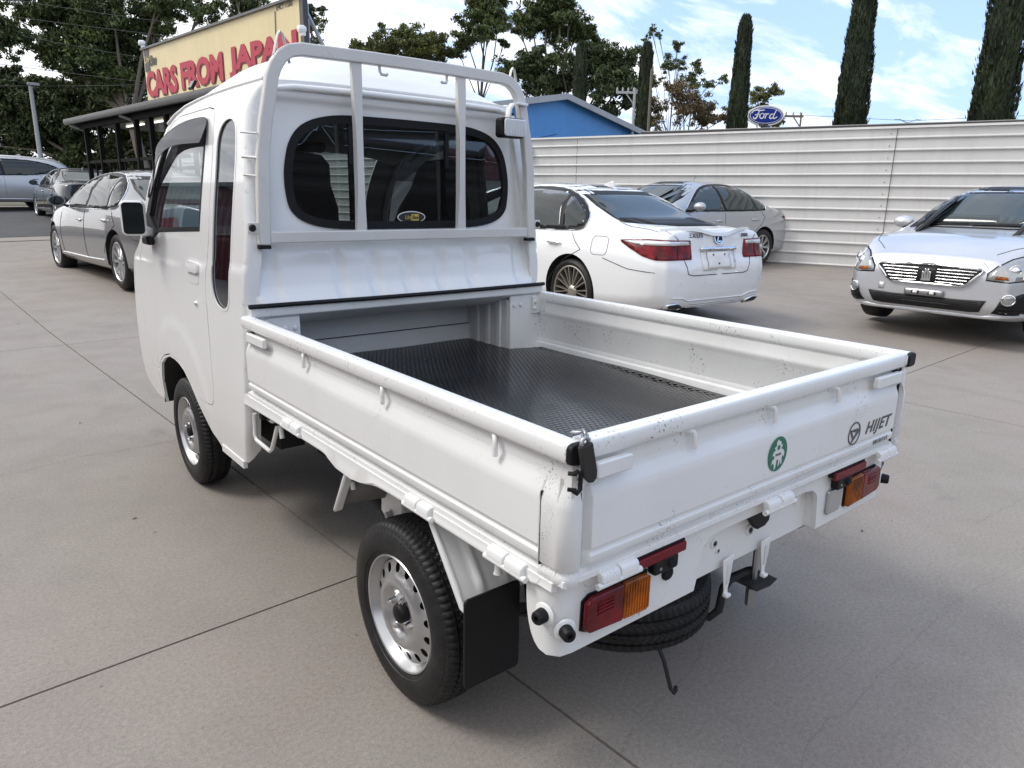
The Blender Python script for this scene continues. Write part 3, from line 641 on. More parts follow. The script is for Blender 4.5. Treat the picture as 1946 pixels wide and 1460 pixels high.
# blue oval sign on a post
fs = tag(empty('oval_sign', (28.5, 17.8, 0)), 'blue oval sign with white script beside the middle cypress', 'sign')
Mf = frame((0, 0, 5.06), (.72, -.69, 0), (0, 0, 1))
for nm, a, b, mt, z0, z1 in (('sign_case', .80, .43, FWHITE, -.14, .0), ('sign_face', .73, .37, FBLUE, 0, .02), ('sign_line', .69, .335, FWHITE, .02, .026), ('sign_field', .665, .31, FBLUE, .026, .034)):
    o = ob(nm, MB().prism(disc(a, b, 0, 48), 'z', z0, z1), mt, fs, smooth=0); o.matrix_local = Mf
def stroke(pts, w, M, mat, par, name, n=3):
    p = chaikin(pts, n, False); m = MB(); rows = []
    for i, (x, y) in enumerate(p):
        a = p[max(i-1, 0)]; b = p[min(i+1, len(p)-1)]; L = math.hypot(b[0]-a[0], b[1]-a[1]) or 1; t = i/(len(p)-1); ww = w*(.55+.45*math.sin(math.pi*min(1, max(0, t))))
        nx, ny = -(b[1]-a[1])/L*ww, (b[0]-a[0])/L*ww; rows.append([(x-nx, y-ny, 0), (x+nx, y+ny, 0)])
    m.grid(rows); o = ob(name, m, mat, par, smooth=0); o.matrix_local = M
Mg = Mf @ Matrix.Translation((-.02, 0, .042)) @ Matrix.Diagonal((.92, .92, 1, 1))
stroke([(-.62, .10), (-.60, .22), (-.42, .25), (-.25, .22), (-.05, .25)], .030, Mg, FWHITE, fs, 'script_letter')
stroke([(-.30, .22), (-.36, .02), (-.42, -.14), (-.54, -.16), (-.56, -.06)], .034, Mg, FWHITE, fs, 'script_letter'); stroke([(-.50, .02), (-.36, .05), (-.22, .03)], .022, Mg, FWHITE, fs, 'script_letter')
stroke([(-.12, .10), (-.24, .06), (-.27, -.08), (-.18, -.15), (-.08, -.10), (-.05, .02), (-.10, .09)], .028, Mg, FWHITE, fs, 'script_letter')
stroke([(-.04, .06), (.05, .09), (.02, -.04), (-.01, -.15)], .026, Mg, FWHITE, fs, 'script_letter'); stroke([(.02, -.02), (.09, .08), (.17, .08)], .024, Mg, FWHITE, fs, 'script_letter')
stroke([(.38, .06), (.27, .07), (.20, -.04), (.22, -.14), (.32, -.13), (.38, -.02)], .028, Mg, FWHITE, fs, 'script_letter'); stroke([(.50, .26), (.43, .10), (.37, -.06), (.38, -.14), (.48, -.12), (.56, -.05)], .028, Mg, FWHITE, fs, 'script_letter')
m = MB().box(-.12, .12, -.12, .12, 0, 4.66); m.obox((0, 0, 4.64), (.3, .1, .06)); ob('sign_post', m, DKROOF, fs)
# ------------------------------------------------------------------ trees
def leaves(centres, radii, per, size, seed, flat=.8, up=.25):
    r = np.random.default_rng(seed); Vs = []; n_all = 0
    for c, R in zip(centres, radii):
        n = int(per*R**1.7*r.uniform(.8, 1.2)); sub = 9+int(15*R)
        d = r.normal(size=(sub, 3)); d /= np.linalg.norm(d, axis=1)[:, None]; sc_ = np.array(c)+d*(R*r.uniform(.2, 1.22, (sub, 1)))*np.array((1, 1, flat))
        sr = R*r.uniform(.16, .40, (sub, 1)); k = r.integers(0, sub, n); q = r.normal(size=(n, 3)); q /= np.linalg.norm(q, axis=1)[:, None]
        p = sc_[k]+q*sr[k]*r.uniform(.1, 1.25, (n, 1))*np.array((1.15, 1.15, .7))
        a = r.normal(size=(n, 3)); a[:, 2] -= .7; a /= np.linalg.norm(a, axis=1)[:, None]; b = np.cross(a, r.normal(size=(n, 3))); b /= np.linalg.norm(b, axis=1)[:, None]
        s = size*r.uniform(.6, 1.35, (n, 1)); Vs.append(np.stack([p-a*s, p-b*s*.34, p+a*s, p+b*s*.34], 1)); n_all += n
    V = np.concatenate(Vs).reshape(-1, 3); return V, np.arange(n_all*4).reshape(-1, 4)
def leafmesh(name, V, F, mat, par):
    me = bpy.data.meshes.new(name); me.vertices.add(len(V)); me.vertices.foreach_set('co', V.ravel().astype(np.float32))
    me.loops.add(len(F)*4); me.loops.foreach_set('vertex_index', F.ravel().astype(np.int32)); me.polygons.add(len(F)); me.polygons.foreach_set('loop_start', np.arange(0, len(F)*4, 4, dtype=np.int32))
    me.materials.append(mat); me.update(calc_edges=True); me.validate(); return link(bpy.data.objects.new(name, me), par)
def tree(label, clumps, base, mat, bark, per=2508, size=0.109, seed=1, group=None, tr=.22, fork=.45, cat='tree', jitter=1.2, fill=.85):
    r = random.Random(seed); bx, by = base; t = tag(empty('gum_tree', (0, 0, 0)), label, cat, group)
    C = []; Rr = []
    for x, y, z, R in clumps:
        j = r.uniform(-jitter, jitter); C.append((x+j*.62, y+j*.78, z)); Rr.append(R)
    C2 = list(C); R2 = list(Rr)
    for i_ in range(len(C)):
        for j_ in range(i_):
            if fill and math.dist(C[i_], C[j_]) < fill*(Rr[i_]+Rr[j_]): C2.append(tuple((np.array(C[i_])+np.array(C[j_]))/2+np.array([r.gauss(0, .25) for _ in range(3)]))); R2.append(.62*(Rr[i_]+Rr[j_])/2)
    V, F = leaves(C2, R2, per, size, seed); leafmesh('crown', V, F, mat, t)
    top = max(c[2] for c in C); z0 = H(bx, by)-.1; mean = np.mean(C, 0); zf = z0+(top-z0)*fork; m = MB()
    K = (bx+(mean[0]-bx)*.35, by+(mean[1]-by)*.35, zf); m.tube([(bx, by, z0), (bx*.6+K[0]*.4+r.uniform(-.2, .2), by*.6+K[1]*.4, z0+(zf-z0)*.5), K], [tr, tr*.8, tr*.62], 8)
    for c, R in zip(C, Rr):
        a = Vector(K); b = Vector(c); mid = a.lerp(b, .5)+Vector((r.uniform(-.3, .3), r.uniform(-.3, .3), r.uniform(.0, .4))); q = tr*.42*min(1, R)
        m.tube([a, mid, b], [q, q*.6, .02], 6)
        for _ in range(3):
            e = b+Vector((r.gauss(0, 1), r.gauss(0, 1), r.gauss(.2, .6))).normalized()*R*.8; m.tube([mid.lerp(b, .6), b.lerp(e, .5)+Vector((0, 0, .1)), e], [q*.4, q*.25, .012], 5)
    ob('trunk', m, bark, t, smooth=60); return t
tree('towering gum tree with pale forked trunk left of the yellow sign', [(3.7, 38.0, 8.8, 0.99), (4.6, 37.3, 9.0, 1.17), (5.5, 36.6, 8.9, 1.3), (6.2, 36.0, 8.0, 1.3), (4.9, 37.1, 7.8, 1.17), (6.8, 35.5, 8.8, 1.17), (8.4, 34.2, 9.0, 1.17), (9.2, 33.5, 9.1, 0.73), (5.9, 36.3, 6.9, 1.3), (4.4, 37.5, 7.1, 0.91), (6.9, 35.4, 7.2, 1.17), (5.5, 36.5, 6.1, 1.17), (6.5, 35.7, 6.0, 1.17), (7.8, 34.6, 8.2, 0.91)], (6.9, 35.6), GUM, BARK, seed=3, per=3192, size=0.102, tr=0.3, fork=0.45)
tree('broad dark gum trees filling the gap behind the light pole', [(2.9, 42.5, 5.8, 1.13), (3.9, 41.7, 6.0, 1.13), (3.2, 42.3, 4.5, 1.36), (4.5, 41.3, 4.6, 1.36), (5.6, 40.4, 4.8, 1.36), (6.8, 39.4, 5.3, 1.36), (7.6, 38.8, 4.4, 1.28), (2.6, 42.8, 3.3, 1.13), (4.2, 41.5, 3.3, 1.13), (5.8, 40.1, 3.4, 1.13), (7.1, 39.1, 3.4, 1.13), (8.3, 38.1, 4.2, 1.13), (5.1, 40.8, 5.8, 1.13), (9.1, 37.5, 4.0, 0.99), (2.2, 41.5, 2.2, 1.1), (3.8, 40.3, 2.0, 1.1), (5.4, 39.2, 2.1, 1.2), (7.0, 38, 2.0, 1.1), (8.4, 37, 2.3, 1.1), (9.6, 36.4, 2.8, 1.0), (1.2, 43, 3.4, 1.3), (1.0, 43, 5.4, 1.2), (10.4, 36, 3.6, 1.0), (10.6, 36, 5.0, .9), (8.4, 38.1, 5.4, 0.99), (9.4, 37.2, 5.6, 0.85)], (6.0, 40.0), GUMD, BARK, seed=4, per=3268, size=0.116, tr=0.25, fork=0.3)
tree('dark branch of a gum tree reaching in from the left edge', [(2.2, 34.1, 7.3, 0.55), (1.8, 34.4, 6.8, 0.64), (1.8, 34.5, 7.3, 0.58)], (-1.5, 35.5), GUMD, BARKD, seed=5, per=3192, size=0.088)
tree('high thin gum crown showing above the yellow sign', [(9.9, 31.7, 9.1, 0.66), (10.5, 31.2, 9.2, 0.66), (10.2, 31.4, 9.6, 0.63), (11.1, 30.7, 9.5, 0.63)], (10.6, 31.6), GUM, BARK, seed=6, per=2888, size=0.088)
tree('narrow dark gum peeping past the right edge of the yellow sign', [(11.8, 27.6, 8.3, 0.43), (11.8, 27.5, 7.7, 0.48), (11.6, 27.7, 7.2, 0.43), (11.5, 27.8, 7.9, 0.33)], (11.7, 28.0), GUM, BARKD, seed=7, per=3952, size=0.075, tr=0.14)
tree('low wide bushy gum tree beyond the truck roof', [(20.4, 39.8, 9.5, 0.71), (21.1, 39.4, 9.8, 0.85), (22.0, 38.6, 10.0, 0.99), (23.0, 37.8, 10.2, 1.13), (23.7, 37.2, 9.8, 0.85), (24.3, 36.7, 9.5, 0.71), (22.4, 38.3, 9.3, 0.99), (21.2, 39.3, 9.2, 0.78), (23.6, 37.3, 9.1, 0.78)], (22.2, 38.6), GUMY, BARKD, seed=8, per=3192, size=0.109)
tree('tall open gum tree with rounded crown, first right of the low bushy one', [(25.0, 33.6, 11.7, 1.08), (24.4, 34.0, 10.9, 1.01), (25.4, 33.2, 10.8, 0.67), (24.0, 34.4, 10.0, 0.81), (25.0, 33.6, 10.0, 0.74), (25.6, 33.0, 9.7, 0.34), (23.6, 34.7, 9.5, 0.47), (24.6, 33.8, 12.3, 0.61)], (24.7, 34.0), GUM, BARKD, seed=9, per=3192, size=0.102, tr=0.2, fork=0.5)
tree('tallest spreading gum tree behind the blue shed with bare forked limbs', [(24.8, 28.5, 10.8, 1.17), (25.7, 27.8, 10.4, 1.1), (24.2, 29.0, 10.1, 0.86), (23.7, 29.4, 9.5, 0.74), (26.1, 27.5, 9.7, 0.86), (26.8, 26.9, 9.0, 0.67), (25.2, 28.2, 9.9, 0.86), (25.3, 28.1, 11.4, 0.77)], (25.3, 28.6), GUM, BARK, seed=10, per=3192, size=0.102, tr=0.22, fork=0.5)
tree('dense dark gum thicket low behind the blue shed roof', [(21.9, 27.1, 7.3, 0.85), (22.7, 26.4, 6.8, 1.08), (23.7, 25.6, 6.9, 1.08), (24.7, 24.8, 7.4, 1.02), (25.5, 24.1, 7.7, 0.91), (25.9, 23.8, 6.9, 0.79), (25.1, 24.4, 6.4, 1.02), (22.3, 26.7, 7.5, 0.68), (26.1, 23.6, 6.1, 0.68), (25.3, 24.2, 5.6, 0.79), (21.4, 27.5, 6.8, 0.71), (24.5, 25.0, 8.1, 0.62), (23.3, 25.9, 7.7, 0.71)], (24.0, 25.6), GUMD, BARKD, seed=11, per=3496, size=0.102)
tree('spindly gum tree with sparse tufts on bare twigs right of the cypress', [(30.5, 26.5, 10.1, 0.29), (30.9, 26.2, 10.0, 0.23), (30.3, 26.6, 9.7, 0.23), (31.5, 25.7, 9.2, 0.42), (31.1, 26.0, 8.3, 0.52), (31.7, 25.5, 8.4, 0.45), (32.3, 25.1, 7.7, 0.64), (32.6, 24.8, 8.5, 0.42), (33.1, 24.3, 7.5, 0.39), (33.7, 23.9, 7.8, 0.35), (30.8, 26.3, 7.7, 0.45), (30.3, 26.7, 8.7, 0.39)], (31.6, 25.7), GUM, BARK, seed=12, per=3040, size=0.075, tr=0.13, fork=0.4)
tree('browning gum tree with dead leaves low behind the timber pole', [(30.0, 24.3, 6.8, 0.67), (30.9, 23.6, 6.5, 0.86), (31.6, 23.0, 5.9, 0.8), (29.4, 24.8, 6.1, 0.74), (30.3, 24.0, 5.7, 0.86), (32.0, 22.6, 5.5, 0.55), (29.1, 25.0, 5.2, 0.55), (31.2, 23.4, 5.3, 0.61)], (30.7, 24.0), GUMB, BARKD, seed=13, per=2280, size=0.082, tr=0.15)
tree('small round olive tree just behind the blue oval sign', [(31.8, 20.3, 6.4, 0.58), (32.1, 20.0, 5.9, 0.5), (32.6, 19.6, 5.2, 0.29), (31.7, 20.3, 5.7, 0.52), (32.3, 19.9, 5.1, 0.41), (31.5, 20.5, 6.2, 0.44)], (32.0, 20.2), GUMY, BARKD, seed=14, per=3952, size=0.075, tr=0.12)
def cypress(label, x, y, zt_, wb, wt, seed, n=9000):
    n = int(n*1.6)
    r = np.random.default_rng(seed); t = tag(empty('cypress', (0, 0, 0)), label, 'cypress tree', 'pencil cypresses behind the fence'); z0 = H(x, y)-.1
    Wd = lambda f: wb*(.75+.25*np.minimum(1, f*3))*(1-f)+wt*f
    nr = 11; ph = r.uniform(0, 6.28, nr)
    f = r.uniform(0.02, 1, n)**.9; a = r.uniform(0, 2*math.pi, n); R = Wd(f)*np.where(f > .93, np.sqrt(np.maximum(0, 1-((f-.93)/.075)**2)), 1)
    groove = .90+.10*np.cos(nr*.5*a+3*np.sin(f*7)+ph[0])+.07*np.sin(9*a-21*f)+.05*np.sin(3*a+31*f+ph[1])+r.normal(0, .04, n)+(r.random(n) < .03)*r.uniform(0, .25, n)
    R = R*groove; z = z0+f*(zt_-z0); c = np.stack([x+R*np.cos(a), y+R*np.sin(a), z], 1)
    d = np.stack([np.cos(a)*.28+r.normal(0, .12, n), np.sin(a)*.28+r.normal(0, .12, n), np.ones(n)], 1); d /= np.linalg.norm(d, axis=1)[:, None]
    b = np.cross(d, np.stack([np.cos(a), np.sin(a), np.zeros(n)], 1)+r.normal(0, .5, (n, 3))); b /= np.linalg.norm(b, axis=1)[:, None]
    s = r.uniform(.04, .13, (n, 1)); V = np.stack([c-d*s*.6, c-b*s*.28, c+d*s*1.3, c+b*s*.28], 1).reshape(-1, 3)
    leafmesh('crown', V, np.arange(n*4).reshape(-1, 4), CYP, t)
    ff = np.linspace(0.02, .97, 14); m = MB().lathe([(float(Wd(q))*.80*(1 if q < .9 else .6), float(z0+q*(zt_-z0))) for q in ff]+[(0, float(zt_-.1))], (x, y, 0), 'z', 14); ob('inner_crown', m, CYP, t, smooth=60)
    m = MB().tube([(x, y, z0-.2), (x, y, z0+.8)], .12, 8); ob('trunk', m, BARKD, t, smooth=60)
cypress('shortest dim cypress in front of the gums behind the blue shed', 21.37, 22.32, 7.69, .50, .20, 1, 7000)
cypress('narrow cypress beside the bare timber pole', 22.0, 19.2, 7.33, .43, .20, 2, 8000)
cypress('cypress standing at the left end of the blue oval sign', 18.97, 12.66, 6.76, .44, .17, 3, 11000)
cypress('tall cypress rising alone right of the small far power pole', 21.70, 10.43, 8.15, .63, .28, 4, 16000)
cypress('widest cypress at the right edge, cut off by the picture top', 25.1, 7.65, 9.9, .80, .36, 5, 18000)
# ------------------------------------------------------------------ parked cars
def car_wheel(par, loc, R, rr, wid, style, mat, flip):
    w = empty('wheel', parent=par); w.location = loc; w.rotation_euler = (0, 0, math.pi if flip else 0)
    h = wid/2
    prof = [(rr-.01, -h+.02), (rr+.004, -h+.012), (rr+.012, -h+.004), (rr+(R-rr)*.5, -h-.004), (R-.022, -h+.008), (R-.006, -h+.022), (R, -h+.05), (R, h-.05), (R-.006, h-.02), (rr, h)]
    ob('tyre', MB().lathe(prof, (0, 0, 0), 'x', 48), TYRE, w, smooth=40)
    m = MB().lathe([(rr+.006, -h+.010), (rr-.004, -h+.006), (rr-.012, -h+.016), (rr-.016, -.02), (rr-.02, h-.02)], (0, 0, 0), 'x', 40)
    n, pair, wd = style
    for k in range(n):
        a0 = 2*math.pi*k/n
        for s in ((-1, 1) if pair else (0,)):
            a = a0+s*pair; a1 = a0+s*pair*.45
            p0 = Vector((-h+.035, .045*math.cos(a1), .045*math.sin(a1))); p1 = Vector((-h+.026, (rr-.012)*math.cos(a), (rr-.012)*math.sin(a)))
            d = (p1-p0).normalized(); t = d.cross(Vector((1, 0, 0))).normalized(); x = Vector((1, 0, 0))
            vs = []
            for p, q in ((p0, wd*.8), (p0.lerp(p1, .55), wd*.75), (p1, wd*1.1)): vs += [p-t*q+x*.03, p-t*q*.7-x*.008, p+t*q*.7-x*.008, p+t*q+x*.03]
            m.add(vs, [(0, 1, 5, 4), (1, 2, 6, 5), (2, 3, 7, 6), (4, 5, 9, 8), (5, 6, 10, 9), (6, 7, 11, 10)])
    m.lathe([(0, -h+.012), (.03, -h+.014), (.055, -h+.022), (.07, -h+.04)], (0, 0, 0), 'x', 18)
    ob('rim', m, mat, w, smooth=35)
    ob('brake_disc', MB().lathe([(0, -.02), (rr*.8, -.02), (rr*.8, .02), (rr-.018, .03)], (0, 0, 0), 'x', 24), DARK, w, smooth=30)
    return w
def car(name, label, cat, P, paint, loc, head, scale, group=None, z=None):
    root = tag(empty(name, (loc[0], loc[1], H(*loc) if z is None else z), -head, scale=scale), label, cat, group)
    f = {k: pchip(v) for k, v in P.items() if k in ('top', 'belt', 'wb', 'wm', 'zb')}
    y0, y1 = P['ends']; rl = pchip(P['rlean']); fl = pchip(P['flean']); tum = P.get('tum', .40)
    NH = 34
    def half(y):
        t, b, wb, wm, zb = f['top'](y), f['belt'](y), f['wb'](y), f['wm'](y), f['zb'](y)
        b = min(b, t-.012); zm = zb+(b-zb)*.55; pts = [(0, zb), (wm*.45, zb), (wm*.86, zb+.004)]
        for q in np.linspace(0, 1, 4): pts.append((wm*(.90+.055*math.sin(q*math.pi/2)), zb+.012+.055*q))
        zs = np.linspace(zb+.085, b-.02, 9)
        for zz in zs:
            q = (zz-zm)/(zm-zb) if zz < zm else (zz-zm)/(b-zm)
            pts.append((wm*(1-.035*q*q) if zz < zm else wm+(wb-wm)*(q**1.8), zz))
        h = t-b; e = 2.9+min(1, h/.38)*1.0
        for th in np.linspace(0.05, 1, 16):
            a = th*math.pi/2; sx = max(0, math.cos(a))**(2/e); sz = math.sin(a)**(2/e)
            pts.append((sx*(wb-.012-tum*h*sz), b-.005+(h+.005)*sz))
        pts[-1] = (0, t); return pts
    Y = np.concatenate([np.linspace(y0, y0+.25, 12)[:-1], np.linspace(y0+.25, y1-.3, 84), np.linspace(y1-.3, y1, 14)[1:]])
    rings = []
    for y in Y:
        h = half(y); ring = h+[(-a, b) for a, b in h[-2:0:-1]]; rings.append([(a, y, b) for a, b in ring])
    def capring(rg, ks, sgn):
        c = np.array(rg); zc = c[:, 2].mean(); o = []
        for k, dy in ks: q = c.copy(); q[:, 0] *= k; q[:, 2] = zc+(q[:, 2]-zc)*(.35+.65*k); q[:, 1] += sgn*dy; o.append(q.tolist())
        return o
    rings = capring(rings[0], [(.1, .034), (.5, .033), (.8, .030), (.95, .020), (.985, .009)], -1)+rings+capring(rings[-1], [(.985, .009), (.95, .020), (.8, .034), (.5, .042), (.1, .044)], 1)
    A = np.array(rings); n = A.shape[1]
    for i in range(A.shape[0]):
        for j in range(n):
            x, y, zz = A[i, j]
            A[i, j, 1] += rl(zz)*sstep(y0+.55, y0+.02, y)+fl(zz)*sstep(y1-.6, y1-.02, y)
    m = MB(); V = A.reshape(-1, 3).tolist(); a_ = A.shape[0]
    m.add(V, [(i*n+j, i*n+(j+1) % n, (i+1)*n+(j+1) % n, (i+1)*n+j) for i in range(a_-1) for j in range(n)]+[tuple(range(n-1, -1, -1)), tuple((a_-1)*n+j for j in range(n))])
    body = ob('body', m, [paint, DARK], root, smooth=55)
    bvh = BVHTree.FromObject(body, bpy.context.evaluated_depsgraph_get()) if False else BVHTree.FromPolygons([Vector(v) for v in m.v], m.f)
    # wheel arches
    for ya in (P.get('ry', 0), P['wb_']):
        mc = MB().lathe([(0, -1.4), (P['ar'], -1.4), (P['ar'], 1.4), (0, 1.4)], (0, 0, 0), 'x', 40)
        for sx in (-1, 1):
            me = bpy.data.meshes.new('cut'); c = MB(); q = np.linspace(0, 2*math.pi, 41)[:-1]; xa, xb = sx*.52, sx*1.3
            vs = [(xx, ya+P['ar']*math.cos(t), P['R']+.012+P['ar']*math.sin(t)) for xx in (xa, xb) for t in q]
            me.from_pydata(vs, [], [tuple(range(39, -1, -1)), tuple(range(40, 80))]+[(k, (k+1) % 40, 40+(k+1) % 40, 40+k) for k in range(40)])
            bm_ = bmesh.new(); bm_.from_mesh(me); bmesh.ops.recalc_face_normals(bm_, faces=bm_.faces[:]); bm_.to_mesh(me); bm_.free()
            me.materials.append(paint); me.materials.append(DARK); me.polygons.foreach_set('material_index', [1]*len(me.polygons))
            co = bpy.data.objects.new('cut', me); COL.objects.link(co); co.parent = root
            md = body.modifiers.new('b', 'BOOLEAN'); md.operation = 'DIFFERENCE'; md.object = co; md.solver = 'EXACT'
    dg = bpy.context.evaluated_depsgraph_get(); dg.update(); nm = bpy.data.meshes.new_from_object(body.evaluated_get(dg))
    cut = [md.object for md in body.modifiers]; body.modifiers.clear(); body.data = nm; nm.shade_smooth(); nm.set_sharp_from_angle(angle=rad(50))
    for c in cut: bpy.data.objects.remove(c)
    if len(nm.polygons) < 1000: print('BOOLEAN FAILED', label)
    # things fitted to the skin
    def hit(o, d, off):
        h = bvh.ray_cast(Vector(o), Vector(d), 12)
        if h[0] is None: 
            h = bvh.find_nearest(Vector(o)+Vector(d)*3.0)
        nn = h[1];
        if nn.dot(Vector(d)) > 0: nn = -nn
        if abs(d[1]) > .5: return h[0]-Vector(d).normalized()*off*1.3
        return h[0]+nn*off
    def ax(kind):
        if kind == 'L': return lambda a, b: ((-3., a, b), (1, 0, 0))
        if kind == 'R': return lambda a, b: ((3., a, b), (-1, 0, 0))
        if kind == 'F': return lambda a, b: ((a, 8., b), (0, -1, 0))
        if kind == 'B': return lambda a, b: ((a, -6., b), (0, 1, 0))
        if kind == 'T': return lambda a, b: ((a, b, 4.), (0, 0, -1))
        sx, sy, ph = kind                                            # diagonal: a runs along the corner
        d = Vector((-sx*math.cos(ph), -sy*math.sin(ph), 0)); t = Vector((-sx*math.sin(ph), sy*math.cos(ph), 0)); O = Vector((sx*P['cx'], P['cy'][0 if sy < 0 else 1], 0))
        return lambda a, b: (tuple(O+Vector((0, 0, b))-d*4+t*a), tuple(d))
    def patch(nm_, poly, kind, mat, off=.003, par=None, step=.05, th=.006, smooth=45):
        fn = ax(kind); V_, T_ = tri_region(poly, (), step); mb = MB(); mb.add([hit(*fn(a, b), off) for a, b in V_], T_)
        me_ = mb; o = ob(nm_, me_, mat, par or root, smooth=smooth, fixn=True, solid=0)
        s_ = o.modifiers.new('solid', 'SOLIDIFY'); s_.thickness = th; s_.offset = 0
        return o
    def line(nm_, pts, kind, w, mat, off=.0025, par=None, closed=False, step=.05):
        fn = ax(kind); p = resample(pts, step) if closed else resample(pts+[pts[-1]], step); 
        if not closed:
            p = [];
            for a, b in zip(pts[:-1], pts[1:]):
                L = math.hypot(b[0]-a[0], b[1]-a[1]); k = max(1, int(L/step)); p += [(a[0]+(b[0]-a[0])*q/k, a[1]+(b[1]-a[1])*q/k) for q in range(k)]
            p.append(pts[-1])
        Q = [hit(*fn(a, b), off) for a, b in p]; mb = MB().tube(Q, w/2, 6, flat=1, closed=closed); return ob(nm_, mb, mat, par or root, smooth=60)
    X = dict(root=root, patch=patch, line=line, hit=hit, ax=ax, body=body, P=P)
    sides = (('L', -1), ('R', 1))
    for k, sx in sides:
        patch('window_frame', grow(P['dlo'], .022), k, BLACK, .0015, th=.004)
        for g in P['glass']: patch('side_window', g, k, P.get('gm', CG), .004, th=.004)
        line('window_trim', chaikin(grow(P['dlo'], .026), 1), k, .014, CHROME if P.get('chrome', 1) else BLACK, .003, closed=True)
        for pl in P['shut']: line('shut_line', pl, k, .007, DARK, .0005)
        for (yh, zh) in P['handles']:
            patch('handle_cup', chaikin(rrect(yh-.07, yh+.07, zh-.028, zh+.022, .02), 1), k, DARK if False else paint, .001, th=.002)
            a, b = hit(*ax(k)(yh-.10, zh), .018), hit(*ax(k)(yh+.10, zh), .018); c = (a+b)/2+Vector((sx*.012, 0, .004))
            ob('handle', MB().tube([a+Vector((-sx*.016, 0, 0)), a, c, b, b+Vector((-sx*.016, 0, 0))], [.008, .012, .014, .012, .008], 8, flat=.8), CHROME if P.get('chrome', 1) else paint, root, smooth=60)
        if P.get('sill'): line('sill_trim', P['sill'], k, .022, CHROME, .004)
        my, mzz = P['mirror']; b0 = hit(*ax(k)(my, mzz-.04), 0); 
        mr = empty('mirror', parent=root); c = b0+Vector((sx*.15, -.02, .075))
        mb = MB().lathe([(0, -.085), (.055, -.075), (.085, -.045), (.098, 0), (.098, .012), (0.0, .012)], (0, 0, 0), 'y', 20); h_ = ob('mirror_housing', mb, paint, mr, smooth=60); h_.matrix_local = Matrix.Translation(c) @ Matrix.Diagonal((1.15, -1.0, .74, 1))
        mb = MB().lathe([(0, 0), (.080, 0)], (0, 0, 0), 'y', 20); h_ = ob('mirror_glass', mb, CG, mr); h_.matrix_local = Matrix.Translation(c+Vector((0, -.0135, 0))) @ Matrix.Diagonal((1.15, 1, .74, 1))
        ob('mirror_arm', MB().beam(b0-Vector((sx*.02, 0, 0)), c+Vector((0, .03, -.04)), .06, .03), BLACK, mr, bevel=.006)
        for ya in (P.get('ry', 0), P['wb_']): car_wheel(root, (sx*P['track'], ya, P['R']), P['R'], P['rr'], .225, P['style'], P.get('rimm', ALLOY), sx > 0)
    patch('windscreen_frame', grow(P['ws'], .035), 'F', BLACK, .0015, th=.003); patch('windscreen', P['ws'], 'F', P.get('wm_', CGL), .004, th=.004, step=.08)
    patch('rear_window_frame', grow(P['bl'], .03), 'B', BLACK, .0015, th=.003); patch('rear_window', P['bl'], 'B', P.get('bm_', CGL), .004, th=.004, step=.08)
    fy = P.get('fin')
    if fy: 
        tz = f['top'](fy); ob('aerial_fin', MB().prism([(fy-.10, tz-.006), (fy+.10, tz-.006), (fy-.02, tz+.045), (fy-.07, tz+.058), (fy-.085, tz+.03)], 'x', -.017, .017), paint, root, bevel=.008)
    return X
def tl(X, poly, mat, name, off=.004, sy=-1, ph=rad(50), par=None):
    out = []
    for sx in (-1, 1): out.append(X['patch'](name, poly, (sx, sy, ph), mat, off, par, .04, .010))
    return out
